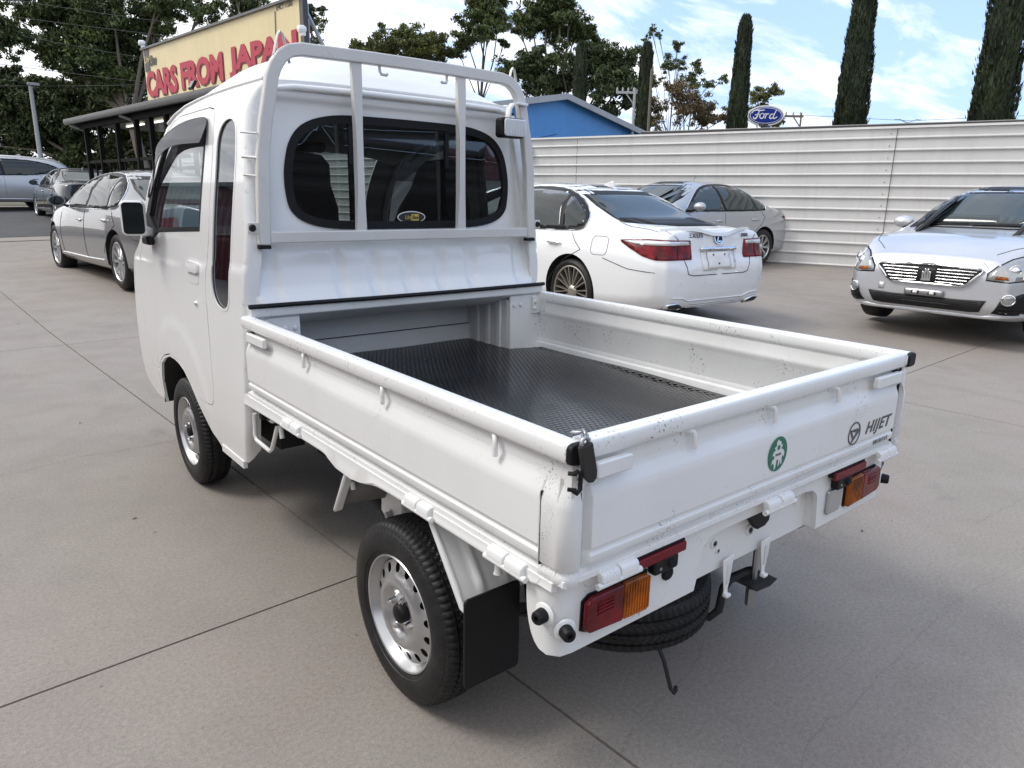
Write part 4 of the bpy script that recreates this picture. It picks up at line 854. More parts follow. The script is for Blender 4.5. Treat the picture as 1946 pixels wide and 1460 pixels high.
luxo = dict(ends=(-1.055, 3.85), wb_=2.97, R=.338, rr=.235, ar=.378, track=.80, cy=(-.95, 3.55), cx=.79, tum=.42,
    top=[(-1.055, 1.02), (-.85, 1.035), (-.45, 1.06), (-.30, 1.09), (.10, 1.27), (.42, 1.395), (.75, 1.447), (1.15, 1.463), (1.5, 1.452), (1.80, 1.405), (2.25, 1.215), (2.62, 1.045), (2.85, .995), (3.3, .935), (3.65, .86), (3.85, .77)],
    belt=[(-1.055, .945), (-.6, .97), (.4, .965), (1.8, .945), (2.6, .905), (3.3, .85), (3.65, .76), (3.85, .67)],
    wb=[(-1.055, .74), (-.95, .79), (-.7, .83), (-.2, .865), (.6, .885), (2.0, .885), (2.8, .865), (3.3, .80), (3.65, .67), (3.85, .48)],
    wm=[(-1.055, .80), (-.95, .865), (-.7, .91), (-.2, .93), (.6, .9375), (2.4, .9375), (3.0, .92), (3.4, .86), (3.7, .74), (3.85, .58)],
    zb=[(-1.055, .27), (-.7, .23), (.0, .20), (3.0, .19), (3.5, .19), (3.85, .22)],
    rlean=[(.2, .06), (.45, 0), (.68, .0), (.75, .035), (.95, .055), (1.0, .06)], flean=[(.2, -.10), (.35, 0), (.6, 0), (.75, -.06), (1., -.1)],
    dlo=[(2.28, .965), (1.98, 1.165), (1.70, 1.315), (1.42, 1.37), (1.0, 1.388), (.62, 1.365), (.32, 1.285), (.06, 1.145), (-.035, 1.055), (-.02, 1.005), (.10, .985), (1.2, .972)],
    glass=[[(2.24, .972), (1.96, 1.16), (1.69, 1.305), (1.42, 1.358), (1.30, 1.368), (1.25, .98)], [(1.17, .98), (1.21, 1.372), (1.0, 1.376), (.62, 1.352), (.47, 1.322), (.34, .988)], [(.30, .99), (.42, 1.30), (.32, 1.272), (.07, 1.138), (-.015, 1.055), (.0, 1.015), (.10, .992)]],
    shut=[[(1.24, .96), (1.24, .40), (1.20, .30)], [(2.42, .92), (2.46, .55), (2.40, .32)], [(.14, .97), (.05, .86), (-.05, .78)], [(.44, .42), (.32, .55), (.16, .68), (-.05, .78)], [(-.38, .72), (-.7, .64), (-.98, .62)]],
    handles=[(1.42, .80), (.36, .825)], mirror=(2.12, 1.0), sill=[(.46, .33), (1.2, .315), (2.45, .31)],
    ws=[(-.70, 1.035), (-.35, 1.06), (.35, 1.06), (.70, 1.035), (.66, 1.16), (.555, 1.385), (.3, 1.405), (-.3, 1.405), (-.555, 1.385), (-.66, 1.16)],
    bl=[(-.60, 1.085), (-.3, 1.065), (.3, 1.065), (.60, 1.085), (.585, 1.20), (.51, 1.375), (.3, 1.395), (-.3, 1.395), (-.51, 1.375), (-.585, 1.20)],
    style=(10, 0, .026), fin=.54)
def luxo_rear(X, badge=True):
    root = X['root']; hit, ax = X['hit'], X['ax']
    full = [(-.30, .905), (-.05, .925), (.35, .915), (.375, .75), (.37, .735), (.02, .735), (-.10, .765), (-.22, .835), (-.29, .885)]
    L = tl(X, full, RED, 'tail_lamp', .003)
    tl(X, [(-.27, .900), (-.05, .913), (.335, .903), (.338, .872), (-.05, .870), (-.17, .876), (-.25, .889)], WLENS, 'lamp_clear_strip', .0085)
    for sx in (-1, 1): X['line']('lamp_split', [(.225, .918), (.225, .737)], (sx, -1, rad(50)), .008, DARK, .009)
    for sx in (-1, 1): X['line']('boot_shut_line', [(.10, 1.0), (.19, .955), (.225, .92)], (sx, -1, rad(50)), .007, DARK, .0005)
    X['line']('boot_shut_line', [(-.50, .735), (-.45, .60), (-.38, .585), (.38, .585), (.45, .60), (.50, .735)], 'B', .008, DARK, .0005)
    X['line']('boot_shut_line', [(-.62, -.30), (-.70, -.55), (-.69, -.9)], 'T', .007, DARK, .0005); X['line']('boot_shut_line', [(.62, -.30), (.70, -.55), (.69, -.9)], 'T', .007, DARK, .0005)
    m = MB().sweep([hit(*ax('T')(x, -1.03+.16*(abs(x)/.66)**3), .0) for x in np.linspace(-.66, .66, 15)], [(-.03, -.012), (.035, -.012), (.03, .020), (.0, .018)]); ob('boot_spoiler', m, PEARL if X['P'].get('pearl') else SILVERB, root, smooth=60)
    X['patch']('plate_recess', chaikin(rrect(-.255, .255, .625, .815, .03), 1), 'B', X['body'].data.materials[0], .002, th=.004)
    X['patch']('plate_chrome_bar', rrect(-.265, .265, .812, .848, .01, 2), 'B', CHROME, .012, th=.02)
    o = X['patch']('blank_plate', rrect(-.175, .165, .645, .805, .01, 2), 'B', FWHITE, .012, th=.008)
    for x, zz in ((-.09, .775), (.08, .775), (-.01, .69)):
        p = hit(*ax('B')(x, zz), .019); ob('plate_screw', MB().obox(p, (.007, .004, .007)), DARK, o, smooth=0)
    p = hit(*ax('B')(0, .925), .006)
    Mr = frame(p, (1, 0, 0), (0, .25, 1))
    ringp('round_emblem', .052, .044, Mr, CHROME, root, 1.25, 0, .008); o = ob('emblem_field', MB().prism(disc(.055, .044, 0), 'z', -.002, .002), DARK, root, smooth=0); o.matrix_local = Mr
    stroke([(.004, .030), (-.020, -.022), (-.016, -.028), (.038, -.026)], .008, Mr @ Matrix.Translation((0, 0, .006)), CHROME, root, 'emblem_stroke', 1)
    p = hit(*ax('B')(-.345, .957), .004); text('maker_lettering', 'LEXUS', frame(p, (1, -.12, 0), (0, .2, 1)), .058, CHROME if False else INKG, root, .003, .001, 0, spacing=1.25, sx=1.1)
    p = hit(*ax('B')(.42, .955), .004); text('model_lettering', 'LS460L', frame(p, (1, .12, 0), (0, .2, 1)), .045, INKG, root, .003, .001, 0)
    for sx in (-1, 1):
        o = X['patch']('exhaust_trim', [(sx*a, b) for a, b in [(.47, .272), (.70, .278), (.69, .325), (.58, .335), (.50, .305)]], 'B', CHROME, .010, th=.03); X['patch']('exhaust_opening', [(sx*a, b) for a, b in [(.50, .281), (.685, .286), (.675, .317), (.58, .325), (.52, .303)]], 'B', DARK, .027, th=.006)
    for k in range(4): X['line']('diffuser_rib', [(-.40+.01*k, .255+.018*k), (.40-.01*k, .255+.018*k)], 'B', .010, WI if X['P'].get('pearl') else SILVERB, .006)
    X['line']('bumper_lip', [(-.66, .385), (-.5, .375), (-.42, .345), (.42, .345), (.5, .375), (.66, .385)], 'B', .014, X['body'].data.materials[0], .004)
    for x in (-.55, -.2, .2, .55):
        p = hit(*ax('B')(x, .52), .001); ob('parking_sensor', MB().lathe([(0, -.003), (.011, -.003), (.012, 0)], tuple(p), 'y', 10), X['body'].data.materials[0], root)
    for sx in (-1, 1): X['line']('fuel_flap_line' if sx < 0 else 'panel_line', chaikin(rrect(-.42, -.20, .745, .925, .05), 1), 'L' if sx < 0 else 'R', .005, DARK, .0004, closed=True)
def simple_rear(X):
    tl(X, [(-.24, .88), (.26, .90), (.28, .76), (.02, .74), (-.18, .80)], RED, 'tail_lamp', .004); X['patch']('blank_plate', rrect(-.17, .17, .66, .80, .01, 2), 'B', FWHITE, .01, th=.008)
def front(X, grille=True, detail=False):
    P = X['P']; fz = P.get('fz', 0)
    hl = [(-.20, .715), (-.10, .775), (.06, .800), (.20, .765), (.33, .70), (.40, .635), (.41, .585), (.25, .575), (.0, .605), (-.15, .655)]
    for sx in (-1, 1):
        o = X['patch']('headlight', [(-a if False else a, b+fz) for a, b in hl], (sx, 1, rad(52)), LAMPW, .004, None, .04, .010)
        X['patch']('lamp_bezel', grow([(a, b+fz) for a, b in hl], .010), (sx, 1, rad(52)), BLACK, .0015, None, .05, .004)
        if detail:
            for (a, b, r) in ((.20, .670, .055), (.03, .695, .055)):
                p = X['hit'](*X['ax']((sx, 1, rad(52)))(a, b+fz), .003); d = Vector((sx*math.cos(rad(52)), math.sin(rad(52)), .1)).normalized(); M = d.to_track_quat('Z', 'Y').to_matrix().to_4x4(); M.translation = p
                q = ob('projector', MB().lathe([(r, .004), (r*.86, .010), (r*.72, .006), (r*.6, .012), (0, .018)], (0, 0, 0), 'z', 18), CHROME, o, smooth=50); q.matrix_local = M
            X['patch']('indicator_lens', [(.26, .592+fz), (.36, .592+fz), (.35, .625+fz), (.27, .618+fz)], (sx, 1, rad(52)), AMBER, .010, o, .04, .004)
            X['line']('lamp_divider', [(.10, .785+fz), (.13, .60+fz)], (sx, 1, rad(52)), .016, PEARL, .008, o)
    g = [(-.47, .655), (-.44, .672), (0, .690), (.44, .672), (.47, .655), (.36, .535), (.30, .505), (-.30, .505), (-.36, .535)]
    g = [(a, b+fz) for a, b in g]
    gr = X['patch']('grille', g, 'F', DARK, .003); X['line']('grille_surround', g, 'F', .026, CHROME, .010, closed=True, step=.04)
    for k in range(5):
        zz = .530+.029*k+fz; w = .33+.022*k
        for a, b in ((-w, -.085), (.085, w)): X['line']('grille_bar', [(a, zz), (b, zz-.0)], 'F', .011, CHROME, .010, gr)
    X['patch']('grille_badge_plate', [(-.10, .515+fz), (.10, .515+fz), (.115, .668+fz), (-.115, .668+fz)], 'F', BLACK, .010, gr)
    if detail:
        p = X['hit'](*X['ax']('F')(0, .59+fz), .020); Mc = frame(p, (-1, 0, 0), (0, 0, 1))
        for k, x in enumerate((-.030, -.010, .010, .030)):
            hh = (.075, .10, .10, .075)[k]; o = ob('crown_emblem', MB().prism([(x-.009, -.045), (x+.009, -.045), (x+.011*(1 if x > 0 else .6), -.045+hh), (x-.011*(1 if x < 0 else .6), -.045+hh*1.0)], 'z', 0, .01), CHROME, gr, bevel=.003); o.matrix_local = Mc
        o = ob('crown_emblem', MB().prism(rrect(-.042, .042, -.056, -.042, .004, 2), 'z', 0, .012), CHROME, gr); o.matrix_local = Mc
        low = [(-.53, .395), (-.30, .385), (.30, .385), (.53, .395), (.48, .285), (.40, .275), (-.40, .275), (-.48, .285)]
        lo_ = X['patch']('lower_grille', low, 'F', DARK, .003)
        for k in range(6): X['line']('mesh_bar', [(-.47, .293+.016*k), (.47, .293+.016*k)], 'F', .0045, BLACK, .006, lo_)
        for k in range(19): X['line']('mesh_bar', [(-.48+.052*k, .285), (-.455+.052*k, .380)], 'F', .0045, BLACK, .006, lo_); 
        pl = X['patch']('plate_bracket', rrect(-.175, .175, .388, .452, .006, 2), 'F', SILVERB, .014, th=.012)
        for x in (-.075, .075): X['patch']('bracket_slot', rrect(x-.035, x+.035, .402, .434, .006, 2), 'F', DARK, .021, pl, th=.003); X['patch']('bracket_tab', rrect(x-.020, x+.020, .405, .431, .004, 2), 'F', FWHITE, .024, pl, th=.004)
        for sx in (-1, 1):
            pk = [(-.08, .46), (.12, .475), (.30, .40), (.33, .285), (.15, .262), (-.10, .272)]
            po = X['patch']('fog_pocket', pk, (sx, 1, rad(52)), BLACK, .003, None, .04)
            p = X['hit'](*X['ax']((sx, 1, rad(52)))(.24, .415), .003); d = Vector((sx*math.cos(rad(58)), math.sin(rad(58)), 0)).normalized(); M = d.to_track_quat('Z', 'Y').to_matrix().to_4x4(); M.translation = p
            q = ob('fog_ring', MB().lathe([(.052, -.004), (.052, .008), (.045, .012), (.041, .006)], (0, 0, 0), 'z', 24), CHROME, po, smooth=50); q.matrix_local = M @ Matrix.Diagonal((1.15, 1, 1, 1))
            q = ob('fog_lens', MB().lathe([(.042, .005), (.03, .010), (0, .012)], (0, 0, 0), 'z', 24), LAMPW, po, smooth=50); q.matrix_local = M @ Matrix.Diagonal((1.15, 1, 1, 1))
            for k in range(2): X['line']('pocket_slat', [(-.07, .300+.03*k), (.30, .305+.03*k)], (sx, 1, rad(52)), .012, BLACK, .008, po)
            X['line']('bonnet_line', [(sx*.80, 2.62), (sx*.78, 3.0), (sx*.66, 3.38), (sx*.50, 3.58)], 'T', .007, DARK, .0004)
            X['line']('bumper_lip', [(sx*0, .235), (sx*.45, .235), (sx*.62, .25), (sx*.80, .27)], 'F', .035, X['body'].data.materials[0], .006)
        X['patch']('tow_cover', chaikin(rrect(.38, .44, .45-.03, .48, .012), 1), 'F', X['body'].data.materials[0], .0025, th=.004)
        X['line']('cowl', [(-.66, 2.60), (-.3, 2.68), (.3, 2.68), (.66, 2.60)], 'T', .05, BLACK, -.01)
        for x0, x1 in ((-.5, .05), (.1, .55)): X['line']('wiper', [(x0, 2.56), (x1, 2.60)], 'T', .014, BLACK, .012)
white = dict(luxo, pearl=1, ry=.10, wm=[(-1.055, .74), (-.95, .82), (-.7, .885), (-.2, .925), (.6, .9375), (2.4, .9375), (3.0, .92), (3.4, .86), (3.7, .74), (3.85, .58)], wb=[(-1.055, .69), (-.95, .75), (-.7, .81), (-.2, .865), (.6, .885), (2.0, .885), (2.8, .865), (3.3, .80), (3.65, .67), (3.85, .48)], style=(10, .13, .0085), rr=.262, sill=None, bm_=CGL, rimm=simple('champagne_rim', (.42, .39, .34), .3, .8))
X = car('sedan', 'pearl white luxury sedan with red tail lamps parked beside the truck bed', 'car', white, PEARL, (5.08, 4.22), rad(2.8), 1.08, z=-.005); luxo_rear(X); front(X)
X = car('sedan', 'grey silver sedan seen from behind left of the truck cab', 'car', luxo, SILVERB, (1.435, 9.28), rad(-5.0), 1.08); simple_rear(X); front(X)
crown = dict(luxo, ends=(-1.03, 3.72), wb_=2.85, R=.325, rr=.215, ar=.36, track=.775, cy=(-.93, 3.46),
    top=[(-1.03, .985), (-.85, 1.01), (-.5, 1.04), (-.36, 1.075), (.05, 1.26), (.36, 1.385), (.70, 1.445), (1.10, 1.468), (1.45, 1.46), (1.75, 1.41), (2.15, 1.23), (2.52, 1.05), (2.72, 1.0), (3.15, .945), (3.5, .872), (3.72, .782)],
    belt=[(-1.03, .90), (-.6, .95), (.4, .96), (1.7, .945), (2.5, .91), (3.15, .885), (3.5, .815), (3.72, .725)],
    wb=[(-1.03, .68), (-.93, .74), (-.7, .79), (-.2, .83), (.6, .85), (1.9, .85), (2.7, .835), (3.15, .80), (3.45, .745), (3.62, .68), (3.72, .60)],
    wm=[(-1.03, .74), (-.93, .81), (-.7, .865), (-.2, .893), (.6, .8975), (2.3, .8975), (2.85, .893), (3.2, .88), (3.42, .845), (3.6, .775), (3.72, .69)],
    dlo=[(2.18, .965), (1.88, 1.165), (1.62, 1.31), (1.36, 1.37), (.95, 1.392), (.55, 1.368), (.22, 1.26), (-.10, 1.06), (-.10, 1.01), (.05, .985), (1.1, .972)],
    glass=[[(2.14, .972), (1.86, 1.16), (1.61, 1.30), (1.36, 1.358), (1.22, 1.37), (1.16, .98)], [(1.08, .98), (1.14, 1.376), (.95, 1.38), (.55, 1.355), (.38, 1.305), (.22, .988)], [(.18, .99), (.32, 1.285), (.22, 1.248), (-.08, 1.06), (-.08, 1.02), (.05, .992)]],
    shut=[[(1.15, .96), (1.15, .40), (1.1, .30)], [(2.32, .92), (2.36, .55), (2.30, .32)], [(.10, .97), (-.02, .86), (.10, .74), (.30, .60), (.42, .42)]],
    handles=[(1.32, .80), (.30, .82)], mirror=(2.02, 1.0), sill=None,
    ws=[(-.67, 1.035), (-.35, 1.06), (.35, 1.06), (.67, 1.035), (.64, 1.16), (.54, 1.39), (.3, 1.41), (-.3, 1.41), (-.54, 1.39), (-.64, 1.16)],
    bl=[(-.57, 1.075), (-.3, 1.06), (.3, 1.06), (.57, 1.075), (.56, 1.20), (.50, 1.375), (.3, 1.395), (-.3, 1.395), (-.50, 1.375), (-.56, 1.20)],
    style=(8, .10, .014), fin=None)
X = car('sedan', 'silver sedan parked against the white fence behind the white one', 'car', dict(crown, gm=CGL), SILVER, (10.8, 7.08), rad(-88.5), 1.03); simple_rear(X); front(X)
for (a, b) in ((1.0, .16),): ob('roof_aerial', MB().tube([(.0, a, 1.46), (.0, a-.05, 1.56)], .004, 5), BLACK, X['root'])
X = car('sedan', 'silver sedan facing us at the right edge with chrome grille', 'car', crown, LILAC, (10.245, 1.58), rad(-91.5), 1.05); simple_rear(X); front(X, detail=True)
X = car('sedan', 'white sedan parked ahead, seen through the truck cab windows', 'car', crown, PEARL, (9.35, 11.6), rad(-88), 1.05); simple_rear(X); front(X)
X = car('sedan', 'dark grey sedan half hidden behind the grey silver one at the road', 'car', luxo, DARKP, (2.72, 24.2), rad(-2), 1.08); front(X)
suv = dict(luxo, ends=(-.88, 3.62), wb_=2.79, R=.37, rr=.25, ar=.42, track=.80, cy=(-.8, 3.3), cx=.79, tum=.30,
    top=[(-.88, 1.12), (-.78, 1.30), (-.55, 1.55), (-.3, 1.63), (.3, 1.68), (1.0, 1.70), (1.5, 1.67), (1.85, 1.58), (2.5, 1.20), (2.75, 1.12), (3.2, 1.05), (3.62, .88)],
    belt=[(-.88, 1.02), (-.3, 1.10), (.6, 1.08), (1.8, 1.05), (2.6, 1.02), (3.2, .96), (3.62, .78)],
    zb=[(-.88, .40), (-.5, .30), (.5, .26), (3.0, .26), (3.62, .3)],
    dlo=[(2.2, 1.06), (1.95, 1.25), (1.65, 1.47), (1.3, 1.545), (.6, 1.55), (.0, 1.47), (-.38, 1.33), (-.40, 1.27), (.1, 1.13), (.8, 1.085)],
    glass=[[(2.15, 1.07), (1.94, 1.24), (1.64, 1.455), (1.3, 1.53), (1.24, 1.53), (1.2, 1.085)], [(1.12, 1.09), (1.16, 1.535), (.6, 1.535), (.02, 1.455), (-.36, 1.32), (-.36, 1.28), (.1, 1.145), (.8, 1.095)]],
    shut=[[(1.18, 1.07), (1.18, .45)], [(.2, 1.1), (.1, .9), (.35, .5)], [(2.35, 1.0), (2.38, .4)]], handles=[(1.38, .93), (.35, .98)], mirror=(2.05, 1.08), sill=[(.5, .36), (2.4, .36)],
    ws=[(-.66, 1.16), (.66, 1.16), (.58, 1.55), (-.58, 1.55)], bl=[(-.58, 1.2), (.58, 1.2), (.52, 1.5), (-.52, 1.5)], rlean=[(.3, 0), (1.6, 0)], flean=[(.2, -.05), (.5, 0), (.9, -.05)])
X = car('suv', 'pale silver suv seen side on at the far left edge', 'car', suv, SUVP, (2.35, 31.6), rad(-97), 1.15); tl(X, [(-.3, 1.10), (.2, 1.10), (.2, 1.0), (-.25, 1.03)], RED, 'tail_lamp')
# ------------------------------------------------------------------ the small white truck
truck = tag(empty('mini_truck'), 'small white flatbed truck with black rubber floor mat, tailgate towards us', 'truck')
XS = pchip([(.33, .668), (.5, .685), (.7, .692), (1.0, .690), (1.2, .674), (1.33, .660), (1.5, .637), (1.6, .624), (1.68, .608), (1.72, .590), (1.75, .565), (1.775, .535), (1.80, .50)])
YR = pchip([(.34, 1.17), (.55, 1.085), (.76, 1.038), (.96, 1.01), (1.2, .997), (1.33, 1.012), (1.5, 1.034), (1.6, 1.05), (1.69, 1.06), (1.78, 1.065)])
RC = .022
def side_pt(w, z, sgn=-1, off=0.):
    """w = distance forward of the cab's rear edge, wrapped round the rear corner"""
    yr = YR(z); X = XS(z)
    y = yr+w
    e = math.hypot((y-1.955)/.44, (z-.415)/.405)
    X += .007*(1-sstep(.88, 1.05, e))*sstep(.1, .25, w) + .004*(1-sstep(1.06, 1.085, z + .055*(y-2.0)))
    X += off
    if w >= RC: return (sgn*X, y, z)
    if w >= 0:
        a = (1-w/RC)*math.pi/2
        return (sgn*(X-RC+RC*math.cos(a)), yr+RC-RC*math.sin(a), z)
    return (sgn*(X-RC+w), yr, z)
def syz(y, z, sgn=-1, off=0.): return side_pt(y-YR(z), z, sgn, off)
def Wp(pts): return [(y-YR(z), z) for y, z in pts]
door_o = [(1.88, 1.694), (1.63, 1.698), (1.50, 1.699), (1.44, 1.690), (1.412, 1.66), (1.408, 1.55), (1.415, 1.24), (1.445, .985), (1.447, .70), (1.455, .60), (1.478, .535), (1.512, .510), (1.56, .508), (1.66, .506), (1.70, .510),
          (1.78, .562), (1.86, .606), (1.93, .627), (2.08, .633), (2.19, .607), (2.275, .565), (2.34, .50), (2.50, .50), (2.55, .75), (2.52, 1.06), (2.47, 1.13), (2.41, 1.30), (2.34, 1.405), (2.19, 1.55), (2.07, 1.635), (1.98, 1.675)]
win_o = [(1.53, 1.232), (1.52, 1.34), (1.512, 1.45), (1.503, 1.54), (1.495, 1.61), (1.505, 1.645), (1.56, 1.660), (1.68, 1.659), (1.80, 1.655), (1.98, 1.632), (2.10, 1.585), (2.19, 1.505), (2.27, 1.40), (2.36, 1.285), (2.385, 1.205), (2.34, 1.172), (2.24, 1.170), (2.15, 1.20), (1.85, 1.216)]
arch = [(1.48, .325), (1.60, .40), (1.69, .468), (1.79, .552), (1.86, .592), (1.93, .612), (2.0, .619), (2.08, .618), (2.187, .59), (2.268, .548), (2.31, .47), (2.33, .40), (2.335, .33)]
qwin = [(1.362, 1.56), (1.345, 1.60), (1.318, 1.628), (1.28, 1.645), (1.24, 1.65), (1.195, 1.645), (1.160, 1.625), (1.142, 1.575), (1.137, 1.48), (1.137, 1.377), (1.141, 1.27), (1.146, 1.172), (1.149, 1.09), (1.152, 1.02), (1.166, .978), (1.19, .957), (1.235, .948), (1.295, .954), (1.34, .98), (1.363, 1.025), (1.369, 1.09), (1.370, 1.157), (1.368, 1.24), (1.366, 1.316), (1.364, 1.40), (1.363, 1.48)]
qwin = resample(chaikin(qwin, 2), .03)
front_e = [(2.53, .33), (2.66, .36), (2.73, .49), (2.715, .73), (2.63, 1.07), (2.53, 1.13), (2.43, 1.315), (2.36, 1.415), (2.213, 1.557), (2.10, 1.645), (2.0, 1.70), (1.93, 1.735)]
def out_side():
    rear = [(-.035, z) for z in (.40, .5, .6, .7, .8, .9, 1.0, 1.1, 1.2, 1.3, 1.4, 1.5, 1.6, 1.70, 1.75)]
    top = [(.0, 1.770)]+Wp([(1.12, 1.774), (1.35, 1.774), (1.55, 1.770), (1.70, 1.760), (1.85, 1.744)])
    fr = Wp(front_e[::-1]); ar = Wp(arch[::-1]); low = Wp([(1.44, .332), (1.36, .335), (1.25, .338)])+[(.01, .345)]
    return rear+top+fr+ar+low
for sg in (-1, 1):
    fn = lambda w, z, sg=sg: side_pt(w, z, sg)
    dgap = grow(door_o, .005)
    # the part of the door outline over the wheel arch meets the arch edge: keep hole inside the outline
    panel('cab_side', out_side(), fn, [W, TRIM], truck, holes=[Wp(dgap), Wp(qwin)], step=.028, solid=.012, inner=True, flip=(sg < 0), extra=[(w, z) for w in (-.02, 0, .006, .012, .018, .024) for z in np.arange(.41, 1.76, .03)])
    fd = lambda y, z, sg=sg: syz(y, z, sg)
    d = panel('door', door_o, fd, [W, TRIM], truck, holes=[win_o], step=.028, solid=.012, inner=True, flip=(sg < 0))
    panel('door_gap_shade', grow(door_o, .016), lambda y, z, sg=sg: syz(y, z, sg, -.0125), DARK, truck, holes=[grow(door_o, -.010)], step=.05, flip=(sg < 0))  # dark backing ring behind the door gap, in place of shade there
    panel('door_window', grow(win_o, .006), lambda y, z, sg=sg: syz(y, z, sg, -.008), GLASS, d, step=.06, flip=(sg < 0))
    panel('window_seal', grow(win_o, .003), lambda y, z, sg=sg: syz(y, z, sg, .001), BLACK, d, holes=[grow(win_o, -.017)], step=.05, solid=.006, flip=(sg < 0))
    panel('mirror_corner', [(2.19, 1.19), (2.25, 1.168), (2.39, 1.17), (2.42, 1.21), (2.30, 1.40), (2.245, 1.40), (2.315, 1.27)], lambda y, z, sg=sg: syz(y, z, sg, .004), BLACK, d, step=.04, solid=.01, flip=(sg < 0))
    panel('side_window', grow(qwin, .004), lambda y, z, sg=sg: syz(y, z, sg, -.006), PRIV, truck, step=.05, flip=(sg < 0))
    panel('window_rim', grow(qwin, .004), lambda y, z, sg=sg: syz(y, z, sg, .0015), W, truck, holes=[grow(qwin, -.007)], step=.04, solid=.004, flip=(sg < 0))
    # smoked wind deflector over the side window
    vis = chaikin([(1.47, 1.568), (1.47, 1.655), (1.53, 1.672), (1.80, 1.670), (2.0, 1.645), (2.12, 1.60), (2.21, 1.52), (2.355, 1.36), (2.315, 1.345), (2.18, 1.475), (2.08, 1.54), (1.96, 1.566), (1.80, 1.575), (1.54, 1.570)], 2)
    panel('wind_deflector', vis, lambda y, z, sg=sg: syz(y, z, sg, .008+.018*sstep(1.0, .0, (z-1.57)/.09)*sstep(2.3, 2.1, y)), SMOKE, d, step=.022, flip=(sg < 0), solid=.003)
    # door handle with its recess and the key cylinder
    h = panel('handle', rrect(1.522, 1.675, 1.062, 1.105, .012), lambda y, z, sg=sg: syz(y, z, sg, .012), W, d, step=.02, solid=.012, flip=(sg < 0))
    panel('handle_cup', rrect(1.528, 1.672, 1.016, 1.060, .016), lambda y, z, sg=sg: syz(y, z, sg, .0015), TRIM if False else WI, d, step=.02, solid=.002, flip=(sg < 0))
    m = MB().lathe([(.0, .006), (.009, .006), (.012, .002), (.012, -.004)], (0, 0, 0), 'x', 14); k = ob('lock_cylinder', m, CHROME, d)
    k.location = syz(1.576, .933, sg, .002); k.scale = (sg, 1, 1)
    m = MB(); fl = [syz(y, .345, sg) for y in (1.46, 1.36, 1.28, 1.20)]
    m.sweep(fl, [(-.012, -.03), (.004, -.03), (.004, .0), (-.012, .0)]); ob('sill_flange', m, W, truck)
# front of the cab
YF = pchip([(z, y) for y, z in front_e])
def front_pt(s, z):
    X = XS(z)+.004*(1-sstep(1.06, 1.085, z)); b = .09+.03*sstep(1.0, 1.4, z)
    return (s*X if abs(s) < 1 else s*X, YF(z)+b*(1-abs(s)**3.2), z)
wsh = [(-.87, 1.16), (.87, 1.16), (.84, 1.62), (.70, 1.665), (0, 1.68), (-.70, 1.665), (-.84, 1.62)]
wsh = [(a, b) for a, b in resample(wsh, .12)]
panel('cab_front', [(-1, z) for z in (1.73, 1.6, 1.45, 1.3, 1.16, 1.06, .9, .75, .6, .5, .36)]+[(1, z) for z in (.36, .5, .6, .75, .9, 1.06, 1.16, 1.3, 1.45, 1.6, 1.73)], front_pt, [W, TRIM], truck, holes=[wsh], step=.08, solid=.012, inner=True, flip=True)
panel('windscreen', grow(wsh, .01), lambda s, z: tuple(np.array(front_pt(s, z))+np.array((0, -.006, 0))), GLASS, truck, step=.1)
for sg in (-1, 1):
    panel('headlight', rrect(sg*.72-.2, sg*.72+.2, .74, .92, .05), lambda s, z: tuple(np.array(front_pt(s, z))+np.array((0, .006, 0))), LAMPW, truck, step=.06, solid=.01)
panel('front_grille', rrect(-.6, .6, .50, .60, .03), lambda s, z: tuple(np.array(front_pt(s, z))+np.array((0, .006, 0))), BLACK, truck, step=.1, solid=.01)
# raised roof
ZE = pchip([(1.065, 1.770), (1.35, 1.773), (1.55, 1.769), (1.70, 1.759), (1.85, 1.742), (2.0, 1.70), (2.10, 1.655)])
ZC = pchip([(1.065, 1.778), (1.09, 1.793), (1.15, 1.842), (1.22, 1.890), (1.32, 1.922), (1.45, 1.926), (1.62, 1.892), (1.8, 1.815), (1.95, 1.755), (2.10, 1.69)])
ys = np.concatenate([np.linspace(1.065, 1.3, 16), np.linspace(1.34, 2.10, 18)]); ss = np.sin(np.linspace(-math.pi/2, math.pi/2, 41))
def roof_pt(y, s): 
    z0, z1 = ZE(y), ZC(y); k2 = max(0, 1-abs(s)**3)**.62
    return (s*(XS(ZE(y))+.001), y, z0-.003+(z1-z0)*k2)
m = MB().grid([[roof_pt(y, s) for s in ss] for y in ys]); ob('roof', m, [W, LINER], truck, smooth=60, solid=.012, inner=True)
for sg in (-1, 1):                                                   # drip rail along the roof edge
    m = MB().tube([(sg*(XS(ZE(y))+.003), y, ZE(y)+.001) for y in (1.075, 1.2, 1.4, 1.6, 1.75, 1.88, 1.98, 2.06)], .006, 8); ob('drip_rail', m, W, truck, smooth=60)
